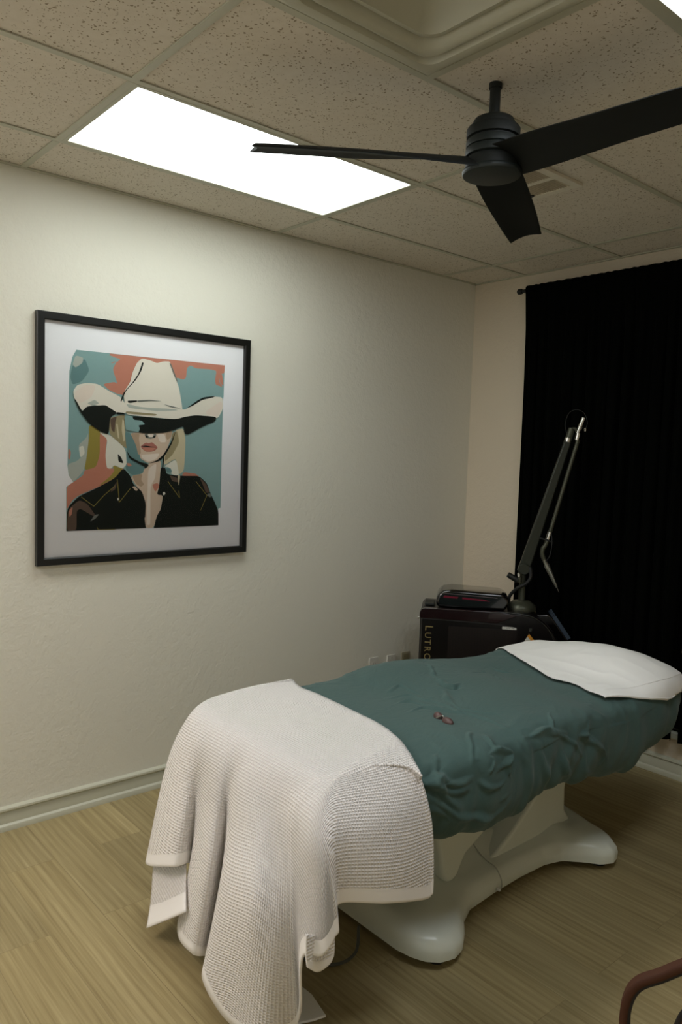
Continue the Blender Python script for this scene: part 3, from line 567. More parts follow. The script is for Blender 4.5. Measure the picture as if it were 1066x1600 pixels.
# ------------------------------------------------------------------ laser cart
def cart():
    A = Vector((.47, -.886, 0)); d = Vector((.754, .657, 0)); m = Vector((.657, -.754, 0))
    def Pt(s, z, off): return A+d*s+m*off+Vector((0, 0, z))
    t = thing('laser_cart', 'black medical laser machine with a raised grey arm behind the table head', 'laser machine', tuple(Pt(.3, 0, -.14)))
    W = .30
    side = [(0.02, .07), (0, .10), (0, .775), (.006, .792), (.02, .80), (.43, .80), (.50, .803), (.56, .798), (.60, .785), (.64, .758), (.68, .715), (.715, .655), (.73, .60), (.73, .20), (.72, .10), (.70, .07)]
    body = extrude(side, lambda p: Pt(p[0], p[1], 0), lambda p: Pt(p[0], p[1], -W))
    obj('body', body, LASER, t, bevel=.012)
    # red-tinted upper fairing with the chrome edge line
    top = [(-.004, .748), (-.004, .782), (.01, .806), (.40, .806), (.40, .768), (.2, .757)]
    obj('upper_band', extrude([(0, .75), (0, .776), (.008, .796), (.022, .8035), (.40, .8035), (.46, .798), (.50, .788), (.40, .745), (.2, .747)], lambda p: Pt(p[0]-.003, p[1], .004), lambda p: Pt(p[0]-.003, p[1], -.02)), LASERR, t, bevel=.003)
    obj('edge_line', tube([Pt(s, z, .006) for s, z in [(.36, .8), (.42, .804), (.50, .802), (.56, .793), (.60, .775), (.64, .745), (.67, .705), (.69, .66)]], .0022, 8, 6), mat('edge_silver', '#5a5c5a', .25, metal=.8), t, smooth=True)
    obj('edge_line', tube([Pt(s, z, .004) for s, z in [(.0, .747), (.2, .744), (.4, .738), (.5, .728)]], .0012, 8, 4), mat('seam_line', '#2e2a28', .4), t, smooth=True)
    obj('grille', extrude(rrect(.15, .30, .50, .715, .01), lambda p: Pt(p[0], p[1], 0), lambda p: Pt(p[0], p[1], .002)), GRILLE, t)
    # console at the front with sloping screen
    cons = [(.60, .79), (.655, .795), (.675, .785), (.77, .655), (.765, .63), (.72, .62), (.66, .70)]
    obj('console', extrude(cons, lambda p: Pt(p[0], p[1], -.05), lambda p: Pt(p[0], p[1], -.27)), GLOSSB, t, bevel=.006)
    a, b = Vector((.685, .779)), Vector((.765, .668)); nn = Vector((b.y-a.y, -(b.x-a.x))).normalized()*-1
    sc = [a-nn*.004, a+nn*.016, b+nn*.016, b-nn*.004]
    obj('screen', extrude([tuple(p) for p in sc], lambda p: Pt(p[0], p[1], -.065), lambda p: Pt(p[0], p[1], -.255)), SCREEN, t)
    obj('rear_knob', lathe(Pt(-.004, .748, -.01), [(.006, -.002), (.006, .008), (.002, .011)], 16, tuple(-d)), CHROME, t, smooth=True)
    # lid / handle box on top
    lid = [(.085, .802), (.078, .84), (.09, .872), (.115, .890), (.16, .898), (.42, .890), (.452, .866), (.462, .845), (.445, .815), (.44, .802)]
    bx = obj('top_housing', extrude(lid, lambda p: Pt(p[0], p[1], -.045), lambda p: Pt(p[0], p[1], -.25)), GLOSSB, t, bevel=.016)
    bx = t
    obj('lid_highlight', extrude([(.12, .876), (.395, .866), (.395, .8685), (.12, .8785)], lambda p: Pt(p[0], p[1], -.0445), lambda p: Pt(p[0], p[1], -.05)), mat('lid_highlight_tone', '#8f7f84', .3, metal=.6), bx)  # highlight on the glossy lid, built in as a pale strip
    for q in ([(.115, .855), (.19, .853), (.195, .862), (.122, .866)], [(.215, .852), (.36, .846), (.33, .855), (.215, .861)]):  # red reflections on the lid, put in as faintly emissive strips
        obj('red_reflection_strip', extrude(q, lambda p: Pt(p[0], p[1], -.0442), lambda p: Pt(p[0], p[1], -.05)), RED_REFL, t, label='red reflection on the lid, set in as a faintly emissive strip')
    obj('lock_plate', extrude(rrect(.02, .803, .07, .812, .003), lambda p: Pt(p[0], p[1], -.08), lambda p: Pt(p[0], p[1], -.2)), DARKP, t, bevel=.002)
    # side markings
    lb = obj('label_plate', extrude(rrect(.424, .716, .496, .729, .002), lambda p: Pt(p[0], p[1], 0), lambda p: Pt(p[0], p[1], .003)), WHITEL, t)
    obj('label_print', join(*[box_p for box_p in [extrude([(.43+k*.007, .7205), (.435+k*.007, .7205), (.435+k*.007, .7245), (.43+k*.007, .7245)], lambda p: Pt(p[0], p[1], .003), lambda p: Pt(p[0], p[1], .0034)) for k in (0, 2, 3, 4, 6, 7)]]), mat('label_ink', '#7d7f7c', .6), lb)
    wl = obj('warning_label', extrude([(.495, .58), (.560, .70), (.600, .655), (.565, .58)], lambda p: Pt(p[0], p[1], .001), lambda p: Pt(p[0], p[1], .003)), WHITEL, t, label='white and orange warning label')
    obj('orange_strip', extrude([(.552, .687), (.560, .70), (.632, .62), (.622, .606)], lambda p: Pt(p[0], p[1], .003), lambda p: Pt(p[0], p[1], .0036)), YELL, wl)
    obj('label_text', join(*[extrude([(.525+.01*k, .60+.0*k), (.553-.001*k, .665-.016*k), (.556-.001*k, .663-.016*k), (.529+.01*k, .599)], lambda p: Pt(p[0], p[1], .003), lambda p: Pt(p[0], p[1], .0034)) for k in range(3)]), mat('label_ink2', '#8b8d88', .6), wl)
    obj('latch', extrude(rrect(.56, .712, .572, .73, .003), lambda p: Pt(p[0], p[1], 0), lambda p: Pt(p[0], p[1], .004)), CHROME, t)
    # letters reading downward
    zc = .712
    for i, ch in enumerate('LUTRONIC'):
        cu = bpy.data.curves.new('letters', 'FONT'); cu.body = ch; cu.size = .058 if i == 0 else .046; cu.extrude = .001
        tmp = bpy.data.objects.new('tmp', cu); COL.objects.link(tmp)
        dg = bpy.context.evaluated_depsgraph_get(); me = bpy.data.meshes.new_from_object(tmp.evaluated_get(dg))
        bpy.data.objects.remove(tmp)
        xw = max(v.co.x for v in me.vertices)
        off = root_loc(t)
        for v in me.vertices:
            x, y, z = v.co
            v.co = Pt(.030+y, zc-x, .002+z)-off
        zc -= xw+.009
        me.materials.clear(); me.materials.append(GOLD)
        ob = bpy.data.objects.new('letter', me); COL.objects.link(ob); ob.parent = t
    # casters
    for s in (.06, .66):
        for o_ in (-.04, -.26):
            c = Pt(s, .035, o_)
            cs = obj('caster', lathe(c-m*.012, [(.012, 0), (.035, .002), (.035, .022), (.012, .024)], 24, tuple(m)), RUBBER, t, smooth=True)
            obj('caster_fork', tube([c+Vector((0, 0, .0)), c+Vector((0, 0, .045))], .009, 10), GREYD, cs)
    # arm
    o = -.14
    ax = Pt(.528, 0, o)
    obj('arm_base', lathe(ax, [(.075, .798), (.075, .812), (.072, .822), (.060, .832), (.046, .843), (.040, .845)], 40), GREYM, t, smooth=True)
    obj('arm_post', lathe(ax, [(.024, .84), (.024, .845), (.018, .85), (.0165, .98), (.022, .99), (.024, 1.02), (.018, 1.03)], 28), GREYM, t, smooth=True)
    J = Pt(.531, 1.015, o)
    obj('elbow_joint', lathe(J+m*-.026, [(.026, 0), (.03, .004), (.03, .048), (.026, .052)], 28, tuple(m)), GREYD, t, smooth=True)
    E = Pt(.722, 1.70, o); C_ = J
    # tapered box-section lower arm
    def beam(p0, p1, w0, w1, th, name, mt, round_=.006):
        p0, p1 = Vector(p0), Vector(p1); ax_ = (p1-p0).normalized(); sd = ax_.cross(m).normalized()
        rows = [[p+sd*sx*w+m*sy*th for sx, sy in ((-1, -1), (1, -1), (1, 1), (-1, 1))] for p, w in ((p0, w0), ((p0+p1)/2, (w0+w1)/2), (p1, w1))]
        v, f = grid(rows, close_v=True); f.append((0, 1, 2, 3)); f.append((8, 9, 10, 11))
        return obj(name, (v, f), mt, t, bevel=round_)
    beam(J-(E-J).normalized()*.02, E, .030, .017, .016, 'lower_arm', GREYD)
    T = Pt(.737, 1.755, o)
    ds = Pt(.026, 0, 0)-A
    obj('arm_collar', tube([E-(T-E)*.2, E+(T-E)*.15], .0185, 20), CHROME, t, smooth=True)
    obj('arm_tip', tube([E+(T-E)*.15, T+Vector((0, 0, .005))], [.017, .016], 20), GREYM, t, smooth=True)
    T2 = Pt(.773, 1.735, o)
    obj('tip_bridge', tube([T, (T+T2)/2+Vector((0, 0, .012)), T2], .009, 12, 5), GREYM, t, smooth=True)
    obj('tip_rod', tube([Pt(.768, 1.735, o), Pt(.795, 1.815, o)], .0115, 18), CHROME, t, smooth=True)
    obj('tip_clamp', lathe(Pt(.805, 1.755, o), [(.0, -.012), (.006, -.008), (.006, .008), (0, .012)], 12), CHROME, t, smooth=True)
    Lw = Pt(.652, 1.20, o)
    obj('upper_arm', tube([T2-Vector((0, 0, .03)), Lw], .0105, 16), GREYM, t, smooth=True)
    obj('upper_arm_collar', tube([T2, Pt(.766, 1.70, o)], .0135, 16), CHROME, t, smooth=True)
    obj('upper_arm_collar', tube([Lw+(T2-Lw)*.03, Lw-(T2-Lw)*.06], .0125, 16), CHROME, t, smooth=True)
    Q = Pt(.625, 1.13, o)
    obj('wrist_joint', tube([Lw-(T2-Lw)*.06, Pt(.633, 1.14, o), Q, Pt(.622, 1.10, o), Pt(.633, 1.07, o)], .012, 14, 6), GREYM, t, smooth=True)
    obj('strap', join(tube([Pt(.60, 1.185, o+.022), Pt(.64, 1.175, o+.024), Pt(.668, 1.165, o+.018)], .004, 8, 4)), RUBBER, t, smooth=True)
    h0, h1 = Pt(.633, 1.07, o), Pt(.705, .925, o)
    dd = (h1-h0)
    obj('handpiece', tube([h0, h0+dd*.15, h0+dd*.2, h0+dd*.5, h0+dd*.9, h1], [.010, .011, .0145, .0125, .008, .006], 18), mat('handpiece_metal', '#8b8b82', .28, metal=.8), t, smooth=True)
    obj('handpiece_tip', tube([h1, h1+dd*.17], [.0025, .0012], 8), CHROME, t, smooth=True)
    obj('handpiece_trim', tube([h0+dd*.05+m*.011, h0+dd*.5+m*.010+d*.004, h0+dd*.85+m*.006+d*.003], .0035, 8, 4), CHROME, t, smooth=True)
    obj('aiming_cable', tube([Pt(.64, 1.06, o+.01), Pt(.66, 1.10, o+.02), Pt(.665, 1.17, o+.02), Pt(.655, 1.25, o)], .003, 8, 6), RUBBER, t, smooth=True)
    # side handle with chrome button
    obj('arm_handle', tube([Pt(.50, .955, o+.02), Pt(.448, .983, o+.02)], [.0155, .0145], 20), DARKP, t, smooth=True)
    obj('handle_bracket', tube([Pt(.515, 1.0, o+.01), Pt(.508, .96, o+.02), Pt(.51, .945, o+.02)], [.011, .013, .010], 14), GREYM, t, smooth=True)
    obj('handle_button', lathe(Pt(.505, .975, o+.03), [(.009, 0), (.009, .018), (.004, .021)], 16, (0, 0, 1)), CHROME, t, smooth=True)
    obj('arm_hose', tube([Pt(.56, 1.03, o+.02), Pt(.565, .98, o+.03), Pt(.545, .945, o+.035), Pt(.50, .915, o+.03), Pt(.465, .87, o+.01), Pt(.46, .83, o)], .009, 12, 8), RUBBER, t, smooth=True)
    obj('safety_wire', tube([Pt(.71, 1.73, o+.02), Pt(.70, 1.78, o+.02), Pt(.715, 1.835, o+.02), Pt(.75, 1.855, o+.02), Pt(.79, 1.84, o+.02), Pt(.81, 1.79, o+.02), Pt(.80, 1.75, o+.01)], .0015, 6, 6), DARKP, t, smooth=True)
cart()

# ------------------------------------------------------------------ treatment table
CX = 1.33
def table():
    t = thing('treatment_table', 'off-white plastic pedestal treatment table under the teal sheet', 'treatment table', (CX, -1.6, 0))
    # pedestal base lofted along y
    st = []
    ctrl = [(-2.115, .25), (-2.105, .30), (-2.085, .345), (-2.05, .378), (-2.00, .392), (-1.95, .380), (-1.90, .345), (-1.84, .29), (-1.76, .252), (-1.6, .238), (-1.45, .233), (-1.3, .238), (-1.22, .262), (-1.16, .32), (-1.12, .372), (-1.07, .396), (-1.02, .385), (-.985, .34), (-.97, .29), (-.965, .24)]
    Y = np.linspace(-2.115, -.965, 110); yy, ww = zip(*ctrl)
    ker = np.interp(Y, yy, ww)
    prev = None
    for y, hw in zip(Y, ker):
        e = min((y+2.125)/.05, (-.955-y)/.05, 1); e = math.sqrt(max(0, 1-(1-max(e, 0))**2))
        lobe = max(math.exp(-((y+2.0)/.13)**2), math.exp(-((y+1.07)/.12)**2))
        ridge = .165-.045*lobe; rim = .055+.012*lobe; sh = .098+.004*lobe
        row = []
        prof = [(1.0, .030), (1.005, rim-.01), (.985, rim+.01), (.95, rim+.02), (.93, .5*(rim+sh)+.01), (.86, sh), (.70, sh+.008), (.56, sh+.02), (.42, ridge-.01), (.30, ridge), (0, ridge+.002)]
        full = [(s, z) for s, z in prof]+[(-s, z) for s, z in prof[::-1][1:]]
        for s, z in full: row.append((CX+hw*s, y, .03+(z-.03)*(.55+.45*e)))
        st.append(row)
    v, f = grid(st); n = len(st[0]); f.append(tuple(range(n))); f.append(tuple((len(st)-1)*n+k for k in range(n)))
    for i in range(len(st)-1): f.append((i*n, (i+1)*n, (i+1)*n+n-1, i*n+n-1))
    base = obj('base', (v, f), TABLE, t, smooth=True, angle=70)
    obj('base_seam', tube([(x, -1.575, z) for x, z in [(CX+.244, .04), (CX+.244, .056), (CX+.236, .078), (CX+.21, .104), (CX+.165, .112), (CX+.12, .135), (CX+.09, .162)]], .002, 8, 5), TABLED, base, smooth=True)
    obj('release_tab', lathe((CX+.245, -1.60, .045), [(.006, 0), (.006, .01), (.003, .013)], 12, (1, 0, 0)), PLASTIC, base, smooth=True)
    for x in (-.33, .33):
        for y in (-2.02, -1.07):
            obj('foot', lathe((CX+x, y, 0), [(.020, 0), (.028, .004), (.028, .014), (.016, .018), (.016, .034)], 24), RUBBER, t, smooth=True)
    # main lifting column (slanted, flaring into the base)
    def slab(pts, x0, x1, name, mt, bev=.02):
        return obj(name, extrude(pts, lambda p: (x0, p[0], p[1]), lambda p: (x1, p[0], p[1])), mt, t, bevel=bev)
    slab([(-1.60, .09), (-1.52, .115), (-1.41, .175), (-1.29, .265), (-1.20, .36), (-1.14, .46), (-1.10, .60), (-.99, .60), (-1.05, .40), (-1.075, .25), (-1.07, .16), (-1.02, .10)], CX-.15, CX+.17, 'lift_column', TABLE, .022)
    slab([(-1.80, .235), (-1.62, .215), (-1.45, .235), (-1.34, .30), (-1.20, .45), (-1.15, .60), (-1.9, .60), (-1.86, .30)], CX-.12, CX+.12, 'lift_cover', TABLED, .02)
    arm = [(-1.93, .60), (-1.90, .40), (-1.850, .22)]+[(-1.790+.048*math.cos(math.radians(a)), .165+.055*math.sin(math.radians(a))) for a in range(190, 345, 15)]+[(-1.715, .19), (-1.64, .225), (-1.56, .27), (-1.50, .35), (-1.45, .60)]
    slab(arm, CX+.13, CX+.19, 'lift_arm', TABLE, .014)
    slab(arm, CX-.19, CX-.13, 'lift_arm', TABLE, .014)
    # upholstered top, mostly under the sheet
    obj('table_top', extrude(rrect(CX-.36, -2.46, CX+.37, -.68, .12, 8), lambda p: (p[0], p[1], .57), lambda p: (p[0], p[1], .665)), mat('vinyl', '#c9c6bd', .4), t, bevel=.03)
    obj('top_frame', box((CX-.2, -2.25, .53), (CX+.2, -.85, .575)), TABLED, t, bevel=.01)
table()
# cable lying on the floor under the blanket
tag(obj('power_cable', tube([(1.45, -2.16, .06), (1.5, -2.22, .02), (1.48, -2.30, .006), (1.36, -2.36, .006), (1.2, -2.30, .006), (.9, -2.2, .006), (.5, -1.9, .006), (.12, -1.5, .006), (.04, -1.2, .006)], .005, 8, 8), mat('cable_grey', '#4c4e48', .5), smooth=True), 'thin grey power cable on the floor under the white blanket', 'cable')

# ------------------------------------------------------------------ teal sheet
STR = [[1.5,0.016,[[1.699,-2.193,0.725],[1.775,-2.208,0.722],[1.775,-2.153,0.68],[1.775,-2.082,0.639],[1.775,-2.026,0.638]]],[1.2,0.014,[[1.775,-2.234,0.719],[1.775,-2.179,0.664],[1.775,-2.109,0.622],[1.775,-2.038,0.613]]],[0.8,0.01,[[1.671,-1.908,0.725],[1.723,-1.973,0.725],[1.775,-2.016,0.708]]],[1,0.011,[[1.707,-1.882,0.725],[1.775,-1.907,0.736],[1.775,-1.889,0.703]]],[1,0.009,[[1.775,-1.958,0.709],[1.775,-1.932,0.663],[1.775,-1.967,0.638]]],[1.1,0.01,[[1.775,-1.913,0.713],[1.775,-1.855,0.67],[1.775,-1.884,0.642],[1.775,-1.93,0.633]]],[1.3,0.011,[[1.775,-1.867,0.628],[1.775,-1.896,0.595],[1.775,-1.957,0.596],[1.775,-1.996,0.621]]],[1,0.011,[[1.775,-1.842,0.606],[1.775,-1.847,0.562],[1.775,-1.916,0.55]]],[0.8,0.01,[[1.704,-2.105,0.725],[1.775,-2.162,0.72],[1.775,-2.121,0.7]]],[0.6,0.009,[[1.775,-2.004,0.734],[1.775,-1.965,0.711],[1.775,-1.928,0.712],[1.775,-1.896,0.699]]],[1.1,0.012,[[1.088,-1.468,0.725],[1.242,-1.589,0.725],[1.324,-1.61,0.725],[1.324,-1.557,0.725]]],[-1.2,0.012,[[1.259,-1.6,0.725],[1.343,-1.632,0.725],[1.351,-1.588,0.725]]],[1,0.012,[[1.191,-1.802,0.725],[1.176,-1.738,0.725],[1.259,-1.737,0.725],[1.344,-1.744,0.725]]],[1,0.012,[[1.313,-1.912,0.725],[1.301,-1.838,0.725],[1.362,-1.812,0.725],[1.433,-1.799,0.725]]],[1,0.012,[[1.399,-1.905,0.725],[1.395,-1.839,0.725],[1.45,-1.818,0.725],[1.513,-1.785,0.725]]],[0.7,0.011,[[1.242,-1.859,0.725],[1.259,-1.771,0.725],[1.343,-1.776,0.725],[1.437,-1.764,0.725],[1.552,-1.798,0.725]]],[0.9,0.012,[[1.333,-1.664,0.725],[1.468,-1.749,0.725],[1.533,-1.742,0.725],[1.627,-1.691,0.725]]],[0.7,0.012,[[1.414,-1.737,0.725],[1.508,-1.778,0.725],[1.577,-1.762,0.725],[1.716,-1.773,0.725]]],[0.8,0.011,[[1.23,-1.38,0.725],[1.241,-1.304,0.725],[1.379,-1.37,0.725]]],[0.7,0.011,[[1.222,-1.229,0.725],[1.289,-1.212,0.725],[1.297,-1.159,0.725]]],[0.9,0.011,[[1.775,-1.73,0.733],[1.775,-1.688,0.746],[1.775,-1.632,0.708]]],[1.5,0.018,[[1.775,-2.203,0.638],[1.775,-2.133,0.572],[1.775,-2.061,0.523],[1.775,-1.973,0.507],[1.775,-1.898,0.515],[1.775,-1.853,0.543]]],[1.2,0.016,[[1.775,-2.187,0.588],[1.775,-2.13,0.534],[1.775,-2.073,0.493]]],[1.0,0.016,[[1.775,-2.186,0.68],[1.775,-2.121,0.602],[1.775,-2.063,0.552]]],[1,0.013,[[1.775,-1.759,0.728],[1.775,-1.623,0.681],[1.775,-1.517,0.628],[1.775,-1.449,0.575]]],[0.9,0.011,[[1.718,-1.543,0.725],[1.775,-1.615,0.709],[1.775,-1.541,0.663]]],[0.9,0.01,[[1.775,-1.723,0.737],[1.775,-1.667,0.743],[1.775,-1.627,0.723]]],[1.5,0.014,[[1.775,-1.445,0.642],[1.775,-1.352,0.59],[1.775,-1.29,0.544],[1.775,-1.321,0.513]]],[1,0.012,[[1.775,-1.404,0.67],[1.775,-1.434,0.646],[1.775,-1.477,0.643]]],[1.2,0.018,[[1.775,-1.708,0.665],[1.775,-1.694,0.61],[1.775,-1.66,0.555]]],[1.2,0.018,[[1.775,-1.589,0.632],[1.775,-1.562,0.566],[1.775,-1.505,0.497]]],[1.1,0.018,[[1.775,-1.439,0.579],[1.775,-1.423,0.532],[1.775,-1.363,0.479]]],[0.8,0.02,[[1.775,-1.294,0.577],[1.775,-1.263,0.505],[1.775,-1.234,0.459]]],[0.8,0.02,[[1.775,-1.802,0.692],[1.775,-1.778,0.619],[1.775,-1.754,0.556]]],[1,0.014,[[1.775,-1.899,0.714],[1.775,-1.862,0.673],[1.775,-1.875,0.626],[1.775,-1.836,0.566]]]]
def sheet_xform():
    yc = [-2.46, -2.3, -2.0, -1.8, -1.6, -1.4, -1.25, -1.1, -1.0, -.9, -.8, -.7, -.64, -.60, -.575]
    xl = [.95, .925, .895, .885, .88, .90, .925, .96, .985, 1.01, 1.04, 1.08, 1.14, 1.22, 1.32]
    xr = [1.70, 1.73, 1.785, 1.79, 1.79, 1.79, 1.79, 1.80, 1.80, 1.80, 1.795, 1.775, 1.74, 1.68, 1.55]
    zt = [.670, .692, .715, .720, .732, .725, .712, .710, .712, .720, .725, .715, .700, .685, .66]
    zb = [.49, .49, .455, .445, .485, .465, .445, .425, .455, .485, .490, .54, .56, .57, .58]
    return yc, xl, xr, zt, zb
def sheet_point(y, v, A):
    """v in [-1,1] over the cross-section; returns x, z"""
    xl, xr, zt, zb = A
    c = (xl+xr)/2; w = (xr-xl)/2
    h = zt-zb
    s = abs(v)
    # profile knots (fraction of half width, fraction of height)
    ks = [0, .45, .62, .74, .82, .90, .96, 1.0]
    fx = [0, .66, .87, .965, .995, 1.0, .955, .89]
    fz = [1.0, .992, .955, .86, .68, .36, .09, -.03]
    x = np.interp(s, ks, fx); z = np.interp(s, ks, fz)
    return c+math.copysign(w*x, v), zb+h*z
def smooth_profile(ks, vals, n=400):
    P = catmull([(a, b) for a, b in zip(ks, vals)], 40); P = np.array(P); return P[:, 0], P[:, 1]
PX = smooth_profile([0, .45, .62, .74, .82, .90, .96, 1.0], [0, .66, .87, .965, .995, 1.0, .955, .89])
PZ = smooth_profile([0, .45, .62, .74, .82, .90, .96, 1.0], [1.0, .992, .955, .86, .68, .36, .09, -.03])
def sheet_base(Ys, Vs):
    yc, *cols = sheet_xform()
    dense = [np.array(catmull([(a, b) for a, b in zip(yc, c)], 12)) for c in cols]
    XL, XR_, ZT, ZB = [np.interp(Ys, q[:, 0], q[:, 1]) for q in dense]
    Yg, Vg = np.meshgrid(Ys, Vs, indexing='ij')
    a = np.abs(Vg); fx = np.interp(a, *PX); fz = np.interp(a, *PZ)
    c = ((XL+XR_)/2)[:, None]; w_ = ((XR_-XL)/2)[:, None]
    X = c+np.sign(Vg)*w_*fx; Z = ZB[:, None]+(ZT-ZB)[:, None]*fz
    # the head bulges like a pillow
    Z = Z+.062*np.exp(-((X-1.50)/.26)**2-((Yg+.80)/.22)**2)*(fz > 0)*np.clip(fz, 0, 1)
    Z = Z-.012*np.exp(-((X-1.35)/.22)**2-((Yg+1.85)/.20)**2)
    return np.stack([X, Yg, Z], -1)
def normals(P):
    du = np.gradient(P, axis=0); dv = np.gradient(P, axis=1); n = np.cross(dv, du)
    l = np.linalg.norm(n, axis=-1, keepdims=True)+1e-12; n = n/l
    c = np.array([CX+.02, 0, .56]); q = P-c; q[..., 1] = 0
    s = np.sign((n*q).sum(-1, keepdims=True)); s[s == 0] = 1
    return n*s
def seg_dist(P, pts):
    best = np.full(P.shape[:-1], 9.); tt = np.zeros(P.shape[:-1]); L = 0; tot = sum(np.linalg.norm(b-a) for a, b in zip(pts[:-1], pts[1:]))
    for a, b in zip(pts[:-1], pts[1:]):
        ab = b-a; l2 = ab@ab+1e-12; u = np.clip(((P-a)@ab)/l2, 0, 1); q = np.linalg.norm(P-a-u[..., None]*ab, axis=-1)
        k = q < best; best = np.where(k, q, best); tt = np.where(k, (L+u*math.sqrt(l2))/tot, tt); L += math.sqrt(l2)
    return best, tt
FOLD = .0145
def sheet():
    Ys = np.concatenate([np.linspace(-2.44, -.72, 520), np.linspace(-.717, -.576, 60)])
    Vs = np.linspace(-1, 1, 440)
    P = sheet_base(Ys, Vs); N = normals(P)
    D = np.zeros(P.shape[:2])
    gy, gx = np.meshgrid(np.linspace(0, 1, 90), np.linspace(0, 1, 110))
    def coarse(fn):
        ii = np.linspace(0, P.shape[0]-1, 110).astype(int); jj = np.linspace(0, P.shape[1]-1, 90).astype(int)
        c = np.array([[fn(P[i, j]) for j in jj] for i in ii])
        a = np.array([np.interp(np.arange(P.shape[1]), jj, r) for r in c])
        return np.array([np.interp(np.arange(P.shape[0]), ii, a[:, j]) for j in range(P.shape[1])]).T
    wob = coarse(lambda p: noise.noise(Vector((p[0]*13, p[1]*13, p[2]*13+3))))
    PW = P+np.stack([coarse(lambda p, o=o: .011*noise.noise(Vector((p[0]*16+o, p[1]*16, p[2]*16)))) for o in (0, 9, 21)], -1)
    for a, wd, pts in STR:
        Pf = P.reshape(-1, 3); pts = [Pf[np.argmin((((Pf-np.array(p))*np.array([1, 1, .5]))**2).sum(1))] for p in pts]
        pts = np.array(catmull(pts, 4)); lo = pts.min(0)-wd*5; hi = pts.max(0)+wd*5
        k = np.all((P > lo) & (P < hi), axis=-1)
        if not k.any(): continue
        wd = wd*.8; q, tt = seg_dist(PW[k], pts)
        am = .65+.9*wob[k]; wd = wd*(.85+.8*np.clip(wob[k], -.6, .8))
        env = np.sin(PI*np.clip(tt*.94+.03, 0, 1))**.6
        D[k] += am*env*a*FOLD*(np.exp(-(q/wd)**2)*1.25-.35*np.exp(-(q/(wd*2.4))**2))
    V = np.abs(Vs)[None, :]*np.ones((len(Ys), 1)); Yg = P[..., 1]
    def field(fn, step=3):
        ii = np.arange(0, P.shape[0]+step, step).clip(max=P.shape[0]-1); jj = np.arange(0, P.shape[1]+step, step).clip(max=P.shape[1]-1)
        ii, jj = np.unique(ii), np.unique(jj)
        c = np.array([[fn(P[i, j]) for j in jj] for i in ii])
        a = np.array([np.interp(np.arange(P.shape[1]), jj, r) for r in c])
        return np.array([np.interp(np.arange(P.shape[0]), ii, a[:, j]) for j in range(P.shape[1])]).T
    nz = field(lambda p: noise.noise(Vector((p[0]*4.5, p[1]*4.5, p[2]*3))))
    nz2 = field(lambda p: 1-2*abs(noise.noise(Vector((p[0]*8+1.5*noise.noise(Vector((p[0]*4.5, p[1]*4.5, p[2]*3))), p[1]*10, p[2]*2.5+4)))))
    D += .010*nz*(V < .8)+.0055*nz2*smoothstep(.2, .7, V)
    # gathers down the sides, stronger towards the lower edge
    side = smoothstep(.60, .86, V)*smoothstep(1.05, .95, V)
    ph = Yg*2*PI/.15+6*nz
    D += side*(.0045*np.sin(ph)+.0035*np.sin(ph*1.7+1))*smoothstep(-1.0, -1.25, Yg)*(.5+.9*nz)
    D += side*(.004*np.sin(Yg*2*PI/.16))*smoothstep(-1.25, -1.0, Yg)
    P = P+N*D[..., None]
    P[..., 2] += (V > .9)*(.005*np.sin(Yg*2*PI/.17+1.3*nz))*smoothstep(.9, 1, V)
    v, f = grid(P.tolist())
    tag(obj('bed_sheet', (v, f), SHEET, smooth=True, angle=180, solid=.003), 'rumpled dark teal sheet covering the treatment table', 'sheet')
sheet()

